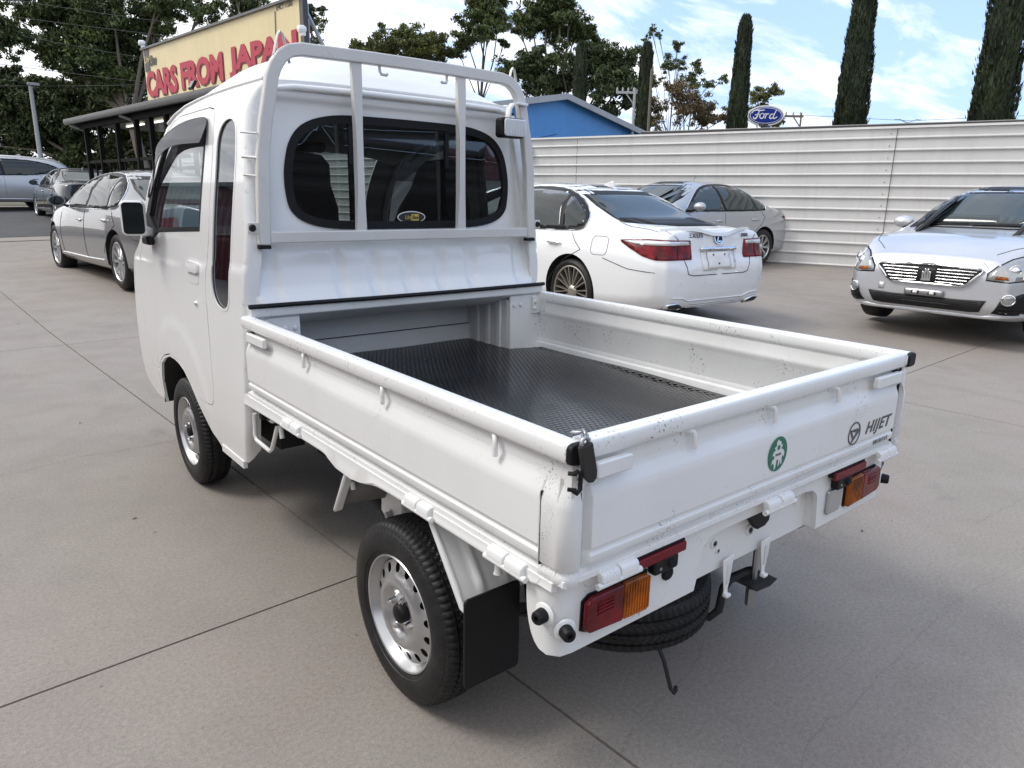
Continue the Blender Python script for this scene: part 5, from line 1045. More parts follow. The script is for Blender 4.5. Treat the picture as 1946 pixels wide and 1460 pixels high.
# back wall of the cab
EDG = lambda z: XS(z)-RC-.012
def ripple(x, z):
    o = 0
    for a, b in ((-.55, -.34), (-.285, -.195), (-.135, -.045), (.02, .115), (.175, .275), (.34, .54)):
        o = max(o, sstep(a-.022, a+.012, x)*(1-sstep(b-.012, b+.022, x)))
    return o*sstep(.975, .99, z)*(1-sstep(1.16, 1.205, z))
def dents(x, z): return .010*math.exp(-((x+.40)/.09)**2-((z-1.125)/.05)**2)+.008*math.exp(-((x-.47)/.07)**2-((z-1.14)/.04)**2)
YB = pchip([(.985, .978), (1.01, .992), (1.05, 1.022), (1.10, 1.032), (1.19, 1.044), (1.22, 1.050), (1.5, 1.060), (1.66, 1.064), (1.695, 1.060), (1.712, 1.046), (1.728, 1.040), (1.742, 1.050), (1.765, 1.060)])
def back_pt(s, z):
    e = EDG(z); x = s*e; yb = YB(z)-.012*ripple(x, z)+dents(x, z)
    fl = 1.-.008*0
    g = sstep(.030, .0, e-abs(x)); yr = YR(z)
    w2 = sstep(.505+.10, .505+.0, abs(x))                            # a soft step round the window panel
    yb += .006*(1-w2)*sstep(1.22, 1.28, z)
    return (x, yb+(yr+.002-yb)*g, z)
bwin = [(.505, 1.36), (.511, 1.42), (.508, 1.48), (.485, 1.57), (.43, 1.63), (.33, 1.661), (.2, 1.668)]
bw = bwin+[(-x, z) for x, z in bwin[::-1]]+[(-.495, 1.325), (-.455, 1.288), (-.36, 1.263), (-.2, 1.259), (.2, 1.259), (.36, 1.263), (.455, 1.288), (.495, 1.325)]
bw = resample([(x+.018, z) for x, z in chaikin(bw, 2)], .03)
sw = lambda P: [(x/EDG(z), z) for x, z in P]
ring = [(-1, z) for z in np.arange(1.765, .985, -.025)]+[(s, .985) for s in np.linspace(-.98, .98, 30)]+[(1, z) for z in np.arange(.985, 1.768, .025)]+[(s, 1.768) for s in np.linspace(.98, -.98, 30)]
panel('cab_back', ring, back_pt, [W, LINER], truck, holes=[sw(bw)], step=.024, solid=.010, inner=True)
# vertical pressings and the gutter ledge above the window
m = MB().sweep([(-.525, 1.050, 1.738), (-.45, 1.034, 1.748), (-.2, 1.026, 1.752), (.2, 1.026, 1.752), (.45, 1.034, 1.748), (.525, 1.050, 1.738)], [(-.016, -.012), (.006, -.012), (.012, -.002), (.006, .008), (-.03, .014)]); ob('rear_gutter', m, W, truck, bevel=.004)
bpt = lambda x, z, o=0: (x, back_pt(x/EDG(z), z)[1]+o, z)
seal = panel('rear_window_seal', grow(bw, .006), lambda x, z: bpt(x, z, -.007), RUB, truck, holes=[grow(bw, -.024)], step=.03, solid=.014)
rw = panel('rear_window', grow(bw, -.018), lambda x, z: bpt(x, z, .004), TINT, truck, step=.08)
for xm in (-.225, .215):
    m = MB().box(xm-.009, xm+.009, 1.064, 1.078, 1.285, 1.645); ob('window_mullion', m, BLACK, rw)
# oval dealer sticker at the foot of the glass
Mst = frame((.032, 1.0560, 1.298), (1, 0, 0), (0, 0, 1))
stk = decal('sticker', disc(.066, .024, 0), Mst, WHITEM, rw)
decal('sticker_field', disc(.062, .0205, 0), Mst, INK, rw, .0007)
decal('sticker_panel', rrect(-.001, .034, -.014, .012, .001, 1), Mst, YELLOWM, rw, .0014)
text('sticker_lettering', 'Uni', Mst @ Matrix.Translation((-.017, -.001, .0022)), .024, YELLOWM, rw, .0003, 0, .2, sx=.9)
text('sticker_lettering', 'Bee', Mst @ Matrix.Translation((.0165, -.001, .0022)), .022, INK, rw, .0003, .0006, .2, sx=.9)
# rubber strip and the box section that closes the foot of the wall
m = MB().tube([(-.690, .966, .995), (-.2, .960, .993), (.2, .960, .993), (.690, .966, .995)], .0085, 8); ob('rubber_strip', m, BLACK, truck)
m = MB().prism([(.966, .988), (.966, .956), (.985, .945), (1.10, .90), (1.12, .90), (1.12, .988)], 'x', -.682, .682); ob('rear_cross_beam', m, WI, truck, bevel=.003)
# under-cab recess of the load bed, corner pillars
m = MB().box(-.53, .53, 1.312, 1.33, .69, .924); m.box(-.53, .53, 1.300, 1.312, .692, .778); ob('bed_front_wall', m, WI, truck, bevel=.003)
m = MB().box(-.52, .52, 1.306, 1.309, .7785, .7815); ob('wall_seam', m, DARK, truck)
for sg in (-1, 1):
    xa, xb = sorted((sg*.50, sg*.682))
    m = MB().box(xa, xb, .978, .996, .692, .948); m.box(*sorted((sg*.50, sg*.515)), .996, 1.312, .692, .93)
    for k in range(3): m.box(*sorted((sg*.488, sg*.50)), 1.04+.085*k, 1.075+.085*k, .70, .925)
    ob('corner_pillar', m, WI, truck, bevel=.006)
    m = MB().box(*sorted((sg*.625, sg*.676)), .966, .978, .86, .94); m.box(*sorted((sg*.668, sg*.676)), .93, .978, .87, .93); p = ob('pillar_bracket', m, WI, truck, bevel=.002)
    for (xx, zz) in ((.522, .905), (.560, .905), (.638, .915), (.638, .885)):
        m = MB().lathe([(0, -.008), (.006, -.008), (.009, -.004), (.010, 0)], (sg*xx, .978 if xx < .6 else .966, zz), 'y', 8); ob('rivet', m, WI, p if xx > .6 else truck)
# ---- load bed
m = MB().box(-.668, .668, -.655, 1.312, .668, .690)
for yy in np.arange(-.55, 1.0, .25): m.box(-.64, .64, yy-.02, yy+.02, .640, .668)
ob('bed_floor', m, WI, truck, bevel=.002)
core = [(.004, .957), (0, .950), (0, .927), (.004, .920), (.019, .917), (.020, .690), (.018, .684), (.007, .681), (.006, .668), (.012, .663), (.033, .664), (.034, .910), (.041, .919), (.043, .927), (.043, .950), (.039, .957), (.030, .960), (.013, .960)]
press = [(.886, .0195), (.878, .0185), (.868, .014), (.848, .005), (.838, .0015), (.826, .001), (.734, .001), (.731, .007), (.7225, .007), (.7195, .001), (.706, .001), (.700, .004), (.694, .013), (.690, .0195)]
ipress = [(.912, .0345), (.908, .036), (.876, .036), (.871, .0395), (.858, .0395), (.842, .033), (.834, .0325), (.745, .0325), (.738, .038), (.726, .038), (.722, .050), (.714, .052), (.700, .056), (.693, .056)]
def gate(name, mp, s0, s1, p0, p1):
    mb = MB(); n = len(core)
    vs = [mp(s0, d, z) for d, z in core]+[mp(s1, d, z) for d, z in core]
    mb.add(vs, [tuple(range(n)), tuple(range(2*n-1, n-1, -1))]+[(i, (i+1) % n, n+(i+1) % n, n+i) for i in range(n)])
    S = [p0, p0+.002, p0+.009]+list(np.linspace(p0+.05, p1-.05, 12))+[p1-.009, p1-.002, p1]; E = [1, .75, 0]+[0]*12+[0, .75, 1]
    mb.grid([[mp(s, d+(.0195-d)*e, z) for z, d in press] for s, e in zip(S, E)], 2)
    E2 = [0]*len(S)
    mb.grid([[mp(s, d, z) for z, d in ipress] for s in (s0+.01, s1-.01)], 1)
    return ob(name, mb, [WR, WI, WW], truck, smooth=28, bevel=.0015)
LG = lambda s, d, z: (-.71+d, s, z)
RG = lambda s, d, z: (.71-d, s, z)
TG = lambda s, d, z: (s, -.69+d, z)
lg = gate('side_gate', LG, -.682, 1.003, -.622, .985)
rg = gate('side_gate', RG, -.682, 1.003, -.622, .985)
tg = gate('tailgate', TG, -.664, .664, -.648, .648)
for o in (lg, rg): o['label'] = 'hinged side gate of the load bed'
# pressed corner caps at the rear ends of the side gates
def cap(sg, par):
    rows = [(.664, .008), (.672, .004), (.684, .002), (.694, .009), (.702, .0015), (.826, .0015), (.838, .003), (.858, .012), (.872, .018), (.884, .0195), (.917, .0195)]
    plan = [(-.618, 0, 1)]+[(-.650, 0, 1)]; P = []
    r = .03
    for z, d in rows:
        row = [(-.71+d, -.612, z), (-.71+d, -.66+0*d, z)]
        cx, cy = -.71+d+r, -.692+d*.6+r
        for a in np.linspace(180, 270, 7): row.append((cx+r*math.cos(rad(a)), cy+r*math.sin(rad(a)), z))
        row.append((-.671, -.692+d*.6, z)); row.append((-.671, -.66, z)); P.append([(sg*-x, y, zz) for x, y, zz in row])
    m = MB().grid(P); ob('corner_cap', m, WC, par, smooth=50)
    rr = [(d, z) for d, z in core[:5]]+[(.041, .917)]+core[12:]
    m = MB(); f = LG if sg < 0 else RG; n = len(rr)
    m.add([f(-.682, d, z) for d, z in rr]+[f(-.694, d+(.021-d)*.06, z+(.938-z)*.06) for d, z in rr], [tuple(range(n)), tuple(range(2*n-1, n-1, -1))]+[(i, (i+1) % n, n+(i+1) % n, n+i) for i in range(n)])
    ob('rail_end_cap', m, BLACK, par, bevel=.003)
cap(-1, lg); cap(1, rg)
for sg in (-1, 1):                                                   # dark strips standing in for shaded gaps beside the corner caps, and the cap seams
    m = MB().box(*sorted((sg*.6722, sg*.6665)), -.6745, -.660, .668, .915); ob('gap_shade_strip', m, DARK, tg); m = MB().box(*sorted((sg*.7088, sg*.700)), -.6178, -.6155, .694, .848); ob('cap_seam', m, DARK, tg)
# rope hooks, latches
def hook(mp, s, par, k=1):
    m = MB().tube([mp(s-.024*k, .021, .914), mp(s-.010*k, .010, .915), mp(s-.003*k, .006, .912), mp(s, .004, .904), mp(s+.001*k, .003, .892), mp(s+.002*k, .003, .874)], .0058, 8)
    m.obox(mp(s-.022*k, .019, .913), (.009, .004, .006) if mp is TG else (.004, .009, .006)); ob('rope_hook', m, WW, par, smooth=60)
for s in (.478, -.005, -.470): hook(LG, s, lg, -1); hook(RG, s, rg, -1)
for s in (-.338, -.030, .272): hook(TG, s, tg)
def latch(mp, s0, s1, par, tipdark=False):
    a, b = min(s0, s1), max(s0, s1); k = 1 if s1 > s0 else -1
    m = MB(); poly = rrect(a, b, .882, .914, .006, 3)
    n = len(poly); m.add([mp(s, -.012, z) for s, z in poly]+[mp(s, .004, z) for s, z in poly], [tuple(range(n)), tuple(range(2*n-1, n-1, -1))]+[(i, (i+1) % n, n+(i+1) % n, n+i) for i in range(n)])
    o = ob('latch', m, WW, par, bevel=.003)
    m = MB()
    for zz in (.907, .893, .880): m.tube([mp(s0-.035*k, .004, zz), mp(s0, -.002, zz), mp(s0+.02*k, -.004, zz)], .0045, 6)
    m.tube([mp(s0-.030*k, .000, .918), mp(s0-.030*k, .000, .872)], .006, 8); ob('latch_link', m, WW, o)
    m = MB(); c = mp(s0-.012*k, .012, .896); m.obox(c, (.014, .006, .016) if mp is TG else (.006, .014, .016)); ob('latch_gap', m, DARK, o)
latch(LG, .925, .770, lg); latch(RG, .925, .770, rg)
latch(TG, -.645, -.548, tg); latch(TG, .615, .468, tg)
# chain and rubber sleeve on the rear left corner
m = MB()
ch = [(-.668, -.655, .968), (-.662, -.672, .972), (-.672, -.690, .974), (-.684, -.704, .972)]
for i in range(3):
    a = Vector(ch[i]); b = Vector(ch[i+1]); d = (b-a).normalized(); side = d.cross(Vector((0, 0, 1))).normalized() if i % 2 == 0 else Vector((0, 0, 1))
    c = (a+b)/2; L = (b-a).length*.72
    m.tube([c+d*(L*math.cos(t))+side*(.0055*math.sin(t)) for t in np.linspace(0, 2*math.pi, 13)[:-1]], .0022, 6, closed=True)
chn = ob('chain', m, STEEL, tg, smooth=60)
m = MB().prism([(-.0145, 0), (.0145, .0), (.016, -.06), (.013, -.075), (.004, -.082), (-.006, -.078), (-.015, -.062)], 'y', -.012, .0); o = ob('chain_sleeve', m, PADLK, tg, bevel=.004, segs=3); o.location = (-.688, -.703, .964); o.rotation_euler = (rad(4), rad(-14), rad(-10))
m = MB().tube([(-.697, -.708, .962), (-.696, -.708, .972), (-.688, -.708, .976), (-.680, -.708, .971), (-.680, -.707, .962)], .004, 8); ob('shackle', m, STEEL, tg, smooth=60)
m = MB().tube([(-.706, -.700, .908), (-.700, -.704, .912), (-.692, -.704, .908), (-.692, -.704, .876), (-.700, -.704, .870), (-.706, -.700, .876)], .0045, 8); m.tube([(-.71, -.690, .907), (-.700, -.703, .907)], .004, 6); m.tube([(-.71, -.690, .876), (-.700, -.703, .876)], .004, 6); ob('lock_buckle', m, BLACK, tg, smooth=60)
# lettering and emblems on the tailgate
TGY = -.6899
Ml = frame((.523, TGY, .766), (1, 0, -.0), (0, 0, 1))
text('model_lettering', 'HIJET', Ml @ Matrix.Translation((.004, 0, 0)), .048, INKG, tg, .0005, .0010, .30, spacing=1.12, sx=1.20)
Mb = frame((.388, TGY, .766), (1, 0, 0), (0, 0, 1))
ringp('maker_emblem', .034, .0295, Mb, INKG, tg)
for poly in ([(-.027, .012), (.020, .012), (.027, .006), (.024, -.002), (-.012, -.028), (-.017, -.025), (.008, -.001), (.010, .004), (-.003, .004)], [(-.027, .012), (-.017, .012), (-.002, -.012), (-.008, -.017)]):
    decal('maker_emblem_stroke', poly, Mb, INKG, tg)
text('dealer_lettering', 'D-JAPAN', frame((.560, TGY, .7125), (1, 0, 0), (0, 0, 1)), .017, INKG, tg, .0004, .0004, 0, sx=.95) if False else None
m = MB()
rr_ = random.Random(5); x = .512
for k in range(8):                                                   # eight small square glyphs of a dealer name, too small to read
    mm = frame((x+.006, TGY, .7125), (1, 0, 0), (0, 0, 1)); g = MB()
    for j in range(3): g.box(-.0042, .0042, -.006+.0055*j, -.0044+.0055*j, 0, .0005)
    for j in range(rr_.choice((1, 2))): g.box(-.003+.005*j, -.0016+.005*j, -.006, .0065, 0, .0005)
    o = ob('dealer_glyph', g, INKG, tg, smooth=0); o.matrix_local = mm; x += .0118
Me = frame((-.004, TGY, .791), (1, 0, 0), (0, 0, 1))
em = decal('oval_sticker', disc(.0415, .0445, 0), Me, GREENM, tg)
rider = [(-.004, .038), (.003, .033), (.010, .030), (.011, .021), (.018, .022), (.012, .012), (.022, .008), (.028, .000), (.027, -.012), (.021, -.006), (.018, -.012), (.020, -.028), (.016, -.030), (.013, -.016), (.008, -.030), (.004, -.033), (.005, -.016), (-.004, -.014), (-.006, -.034), (-.012, -.040), (-.013, -.026), (-.022, -.020), (-.026, -.026), (-.022, -.012), (-.014, -.010), (-.016, .0), (-.024, -.002), (-.020, .008), (-.010, .012), (-.018, .018), (-.008, .022), (-.010, .030)]
decal('sticker_figure', rider, Me, WHITEM, tg, .0008); decal('sticker_flower', disc(.0065, .0065, 0, 10), Me @ Matrix.Translation((0, .017, 0)), GREENM, tg, .0015)
for k in range(4): decal('sticker_glyph', rrect(-.011+.0062*k, -.0065+.0062*k, -.004, .002, .001, 1), Me, INKG, tg, .0015)
# hinges under the gates
def hinge(mp, s0, s1, z, par, mats=(WW, WW)):
    a, b = min(s0, s1), max(s0, s1); c = (a+b)/2
    for i, (u, v) in enumerate(((a, c-.002), (c+.002, b))):
        m = MB(); poly = [(-.010, -.006), (-.010, .014), (-.004, .022), (.010, .024), (.012, .016), (.004, -.010), (-.004, -.012)]
        n = len(poly); m.add([mp(u, d-.002, z+h) for d, h in poly]+[mp(v, d-.002, z+h) for d, h in poly], [tuple(range(n)), tuple(range(2*n-1, n-1, -1))]+[(k, (k+1) % n, n+(k+1) % n, n+k) for k in range(n)])
        ob('hinge', m, mats[i], par, bevel=.003)
    m = MB().tube([mp(a-.010, -.006, z-.004), mp(b+.010, -.006, z-.004)], .007, 10); ob('hinge_pin', m, mats[0], par, smooth=50)
for a, b in ((.525, .650), (-.235, -.125), (-.578, -.462)): hinge(LG, a, b, .652, truck); hinge(RG, a, b, .652, truck)
TH = lambda s, d, z: (s, -.688+d, z)
hinge(TH, -.612, -.505, .652, truck, (WC, W)); hinge(TH, -.028, .088, .648, truck); hinge(TH, .560, .664, .652, truck)
# deck side rails
for sg in (-1, 1):
    low = [(1.03, .634), (.70, .638), (.42, .640), (.35, .640), (.27, .618), (.18, .614), (.12, .622), (.05, .640), (-.02, .644), (-.30, .645), (-.60, .648), (-.655, .648)]
    panel('deck_rail', low+[(-.655, .668), (1.03, .668)], lambda y, z, sg=sg: (sg*(.700+.006*sstep(.655, .63, z)), y, z), W, truck, step=.04, solid=.016, flip=(sg < 0), solid_off=0)
    m = MB().tube([(sg*.703, y, z) for y, z in chaikin(low[:-2]+[(-.575, .646), (-.605, .648), (-.618, .656), (-.620, .668)], 2, False)], .0065, 8); ob('rail_edge', m, W, truck, smooth=60)
# rear skirt: side - corner - rear face, unrolled
def skirt_pt(w, z):
    s = 1 if w > 0 else -1; a = abs(w); r = .04
    if a <= .66: return (w, -.66, z)
    t = (a-.66)/r
    if t <= math.pi/2: return (s*(.66+r*math.sin(t)), -.66+r*(1-math.cos(t)), z)
    return (s*.70, -.62+(a-.66-r*math.pi/2), z)
sk = [(-.771, .662), (-.771, .61), (-.768, .575), (-.762, .548), (-.754, .527), (-.743, .511), (-.728, .501), (-.708, .497), (-.68, .496), (-.255, .494), (-.246, .53), (-.238, .582), (-.226, .605), (-.205, .619), (-.17, .624), (.22, .624), (.255, .619), (.278, .603), (.288, .58), (.297, .492), (.68, .496), (.708, .497), (.728, .501), (.743, .511), (.754, .527), (.762, .548), (.768, .575), (.771, .61), (.771, .662)]
panel('rear_skirt', sk, skirt_pt, WC if False else WW, truck, step=.03, solid=.012)
m = MB().box(-.262, .312, -.622, -.612, .484, .655); m.box(-.262, -.252, -.655, -.612, .49, .63); m.box(.296, .306, -.655, -.612, .49, .63); m.box(-.66, .66, -.645, -.60, .640, .664); ob('rear_cross_member', m, W, truck, bevel=.003)
for xx in (-.175, .235):
    m = MB().tube([(xx, -.625, .618), (xx, -.626, .575)], .008, 8); ob('panel_rib', m, W, truck, smooth=60)
for xx, zz, rr in ((-.135, .565, .013), (-.118, .540, .008), (.020, .556, .016), (.090, .566, .014)):
    m = MB().lathe([(rr, 0), (rr, -.004), (rr*.7, -.005)], (xx, -.622, zz), 'y', 14); o = ob('press_hole', m, W, truck)
    m = MB().lathe([(0, -.0005), (rr*.42, -.0005), (rr*.42, .0)], (xx, -.6265, zz), 'y', 10); ob('bolt_hole', m, DARK, o)
m = MB().prism([(-.062, .622), (.060, .622), (.058, .585), (.040, .574), (.006, .572), (-.018, .590), (-.035, .610)], 'y', -.655, -.642); ob('plate_lamp', m, BLACK, truck, bevel=.004)
for xx in (-.086, .082):                                             # seat-belt shaped tie hooks
    m = MB().prism([(xx-.022, .515), (xx+.022, .520), (xx+.016, .47), (xx+.008, .43), (xx+.009, .412), (xx-.008, .410), (xx-.008, .43), (xx-.018, .48)], 'y', -.640, -.634); m.box(xx-.010, xx+.010, -.650, -.634, .408, .418); o = ob('tie_hook', m, W, truck, bevel=.003)
    m = MB().box(xx-.006, xx+.006, -.643, -.640, .445, .50); ob('hook_groove', m, WI, o, bevel=.002)
# lamps
def lens(name, poly, y, mat, par=None, th=.014, bev=.005):
    m = MB().prism(poly, 'y', y-th, y); return ob(name, m, mat, par or truck, bevel=bev, segs=3)
def tail_lamp(sg):
    t = tag(empty('tail_lamp', parent=truck))
    X = lambda a: sg*a
    lens('lamp_bezel', [(X(.6345), .540), (X(.632), .606), (X(.614), .6165), (X(.436), .614), (X(.4345), .604), (X(.4355), .527), (X(.442), .521), (X(.618), .531)], -.660, BLACK, t, .004, .001)
    red = [(X(.632), .545), (X(.630), .604), (X(.612), .614), (X(.520), .613), (X(.520), .527), (X(.617), .534)]
    amb = [(X(.518), .613), (X(.450), .612), (X(.437), .602), (X(.438), .530), (X(.446), .524), (X(.518), .527)]
    lens('red_lens', red, -.664, RED, t); lens('amber_lens', amb, -.664, AMBER, t)
    for k in range(9): 
        xx = X(.512-.0085*k); m = MB().box(xx-.0016, xx+.0016, -.680, -.677, .533, .606); ob('lens_flute', m, AMBER, t)
    for k in range(4):
        m = MB().box(*sorted((X(.600), X(.552))), -.6805, -.677, .570+.008*k, .573+.008*k); ob('lens_flute', m, RED, t)
    lens('reflector', rrect(*sorted((X(.507), X(.330))), .634, .656, .003, 2), -.672, REFL, t, .012, .002)
    lens('reflector_backing', rrect(*sorted((X(.509), X(.328))), .640, .661, .003, 2), -.660, BLACK, t, .018, .002)
tail_lamp(-1); tail_lamp(1)
lens('reversing_lamp', rrect(.333, .408, .525, .598, .008, 3), -.660, CLEAR, None, .010)
for sg, a, b in ((-1, .432, .352), (1, .352, .432)):
    x0, x1 = sorted((sg*.432, sg*.352)); m = MB().prism(rrect(x0, x1, .600, .634, .007, 4), 'y', -.682, -.660); o = ob('parking_sensor_box', m, BLACK, truck, bevel=.004)
    m = MB().lathe([(0, -.006), (.010, -.006), (.012, 0)], (x1-.025, -.682, .617), 'y', 14); ob('sensor_face', m, RUB, o)
    m = MB().lathe([(0, -.002), (.004, -.002), (.004, 0)], (x0+.018, -.682, .614), 'y', 8); ob('fixing_screw', m, STEEL, o)
m = MB().lathe([(0, -.008), (.014, -.008), (.018, -.004), (.018, 0)], (-.363, -.660, .579), 'y', 18); ob('blanking_plug', m, RUB, truck)
def buffer(c, d):
    d = Vector(d).normalized(); M = d.to_track_quat('Z', 'Y').to_matrix().to_4x4(); M.translation = Vector(c)
    m = MB().lathe([(.025, 0), (.021, .004), (.0, .004)], (0, 0, 0), 'z', 18); o = ob('buffer_seat', m, W, truck, smooth=50); o.matrix_local = M
    m = MB().lathe([(.0155, .003), (.0145, .022), (.012, .026), (.006, .026), (.005, .018), (0, .018)], (0, 0, 0), 'z', 18); b = ob('rubber_buffer', m, BLACK, truck, smooth=40); b.matrix_local = M
buffer((-.7, -.628, .587), (-1, -.15, 0)); buffer((-.672, -.659, .556), (-.35, -1, 0)); buffer((.7, -.628, .587), (1, -.15, 0)); buffer((.672, -.659, .556), (.35, -1, 0))
# ---- guard frame behind the cab
def rot_prof(w, d): return [(-d/2, -w/2), (d/2, -w/2), (d/2, w/2), (-d/2, w/2)]
G = .990
path = [(-.613, 1.206), (-.606, 1.35), (-.598, 1.50), (-.580, 1.62), (-.562, 1.70), (-.549, 1.765), (-.535, 1.80), (-.512, 1.833), (-.480, 1.855), (-.44, 1.864), (-.2, 1.868), (0, 1.869)]
path = path+[(-x, z) for x, z in path[-2::-1]]
m = MB(); P = [Vector((x, G, z)) for x, z in path]; N = len(P); vs = []
for i in range(N):
    t = (P[min(i+1, N-1)]-P[max(i-1, 0)]).normalized(); n_ = Vector((-t.z, 0, t.x))
    for a, b in ((-.022, -.016), (.022, -.016), (.022, .016), (-.022, .016)): vs.append(P[i]+n_*a+Vector((0, b, 0)))
m.add(vs, [(i*4+k, i*4+(k+1) % 4, (i+1)*4+(k+1) % 4, (i+1)*4+k) for i in range(N-1) for k in range(4)]+[(0, 1, 2, 3), (N*4-4, N*4-3, N*4-2, N*4-1)])
gf = ob('guard_frame', m, GPAINT, truck, bevel=.005)
m = MB().box(-.592, .592, G-.014, G+.014, 1.212, 1.252); ob('guard_rail', m, GPAINT, gf, bevel=.004)
for sx in (-1, 1):
    mm = MB(); xx = sx*.232
    rows = [(1.250, .021, .008), (1.40, .014, .014), (1.60, .013, .015), (1.78, .019, .010), (1.85, .020, .008)]
    mm.grid([[(xx-w, G-d, z), (xx+w, G-d, z), (xx+w, G+d, z), (xx-w, G+d, z), (xx-w, G-d, z)] for z, w, d in rows]); ob('guard_bar', mm, GPAINT, gf, smooth=40)
    hx = -.135 if sx < 0 else .165; k = 1 if sx < 0 else -1
    mm = MB().tube([(hx, G, 1.846), (hx+.001*k, G-.002, 1.828), (hx+.006*k, G-.004, 1.818), (hx+.026*k, G-.006, 1.817), (hx+.030*k, G-.006, 1.822)], .0055, 8); ob('guard_hook', mm, GPAINT, gf, smooth=60)
    bx = sx*.505
    mm = MB().tube([(bx-.030, G, 1.838), (bx-.014, G, 1.900), (bx-.006, G, 1.912), (bx+.004, G, 1.905), (bx+.024, G, 1.815)], .008, 6, flat=.5); ob('top_loop', mm, GPAINT, gf, smooth=60)
    mm = MB().box(*sorted((sx*.625, sx*.668)), G-.010, G-.002, 1.245, 1.285); b = ob('frame_bracket', mm, GPAINT, gf, bevel=.003)
    mm = MB().lathe([(0, -.008), (.010, -.008), (.013, 0)], (sx*.652, G-.010, 1.266), 'y', 12); ob('bracket_bolt', mm, BLACK, b)
    mm = MB().box(*sorted((sx*.592, sx*.634)), G-.017, G+.017, 1.193, 1.2055); ob('frame_foot', mm, RUB, gf, bevel=.002)
    for zz in (1.50, 1.58, 1.44): mm = MB().tube([(sx*.612, G-.004, zz), (sx*.650, G+.045, zz+.004)], .0065 if zz == 1.5 else .004, 6); ob('frame_clip', mm, GPAINT, gf, smooth=60)
# work lamp hanging from the frame
wl = empty('work_lamp', parent=truck)
m = MB().prism(rrect(.405, .535, 1.628, 1.708, .014, 4), 'y', .938, .985); ob('lamp_housing', m, BLACK, wl, bevel=.006)
m = MB().prism(rrect(.416, .536, 1.634, 1.704, .012, 4), 'y', .930, .938); ln = ob('lamp_lens', m, WLENS, wl, bevel=.004)
for k in range(13): 
    m = MB().box(.422+.0085*k, .4245+.0085*k, .9275, .930, 1.640, 1.698); ob('lens_flute', m, WLENS, ln)
m = MB().sweep([(.458, .965, 1.700), (.462, .962, 1.745), (.480, .962, 1.765), (.505, .964, 1.770), (.56, .968, 1.768)], [(-.005, -.016), (.005, -.016), (.005, .016), (-.005, .016)], up=(0, 1, 0)); o = ob('lamp_bracket', m, WW, wl, bevel=.002)
m = MB().lathe([(0, -.004), (.006, -.004), (.006, 0)], (.467, .945, 1.722), 'y', 10); ob('bracket_bolt', m, BLACK, o)
# ---- mirrors
for sg in (-1, 1):
    mr = empty('mirror', parent=truck)
    c = Vector((sg*.785, 2.12, 1.262))
    m = MB().prism(rrect(-.052, .052, -.078, .078, .020, 5), 'y', 0, .075); h = ob('mirror_housing', m, W, mr, bevel=.014, segs=3); h.location = c; h.rotation_euler = (0, 0, rad(sg*14))
    m = MB().prism(rrect(-.044, .044, -.070, .070, .017, 5), 'y', -.003, .0); g = ob('mirror_glass', m, CHROME if False else CG, mr, smooth=0); g.location = c; g.rotation_euler = (0, 0, rad(sg*14))
    m = MB().beam((sg*.70, 2.24, 1.19), (sg*.765, 2.16, 1.215), .05, .045); ob('mirror_arm', m, W, mr, bevel=.010)
    m = MB().box(*sorted((sg*.686, sg*.722)), 2.19, 2.30, 1.135, 1.175); ob('mirror_foot', m, BLACK, mr, bevel=.010)
# ---- wheels
def tyre_mesh(w=.145, R=.262, rb=.1685, n=240):
    h = w/2
    half = [(rb-.006, h-.012), (rb, h-.014), (rb+.006, h-.008), (rb+.012, h-.006), (rb+.014, h-.003), (rb+.022, h-.001), (rb+.036, h+.001), (rb+.050, h-.002), (R-.026, h-.007), (R-.024, h-.009), (R-.014, h-.012), (R-.007, h-.018), (R-.003, h-.026), (R-.0016, h-.036), (R-.0016, h-.0372), (R-.009, h-.0382), (R-.009, h-.0425), (R-.0008, h-.0435), (R-.0006, h-.054), (R, h-.058), (R, h-.0655), (R-.009, h-.0665), (R-.009, h-.0705)]
    prof = [(r, -x) for r, x in half]+[(r, x) for r, x in half[::-1]]; m_ = len(prof); L = len(half)
    def rf(k, j):
        jj = j if j < L else m_-1-j; o = 0 if j < L else 2
        if 9 <= jj <= 13 and (k+o) % 3 == 0: return -.0050 if jj > 10 else -.0016
        if 17 <= jj <= 20 and (k+o+(jj-17)) % 3 == 0: return -.0055
        return 0
    return MB().lathe(prof, (0, 0, 0), 'x', n, rfun=rf)
def rim_mesh():
    m = MB()
    m.lathe([(.1690, -.050), (.1695, -.060), (.1665, -.064), (.1625, -.062), (.160, -.054), (.1545, -.045), (.152, -.038), (.149, -.034), (.147, .03), (.165, .055)], (0, 0, 0), 'x', 56)
    XF = pchip([(0.0, -.040), (.030, -.040), (.052, -.040), (.062, -.044), (.074, -.058), (.084, -.064), (.096, -.063), (.106, -.056), (.116, -.048), (.135, -.042), (.1475, -.038)])
    outer = [(.1475*math.cos(2*math.pi*k/56), .1475*math.sin(2*math.pi*k/56)) for k in range(56)]
    holes = []
    for k in range(16):
        a = 2*math.pi*(k+.5)/16; cx, cy = .1285*math.cos(a), .1285*math.sin(a)
        er, et = Vector((math.cos(a), math.sin(a))), Vector((-math.sin(a), math.cos(a)))
        holes.append([tuple(Vector((cx, cy))+er*(.0135*math.cos(q))+et*(.0112*math.sin(q))) for q in np.linspace(0, 2*math.pi, 13)[:-1]])
    V, T = tri_region(outer, holes, .011)
    m.add([(XF(math.hypot(a, b)), a, b) for a, b in V], T); return m
_tyre = tyre_mesh(); _rim = rim_mesh()
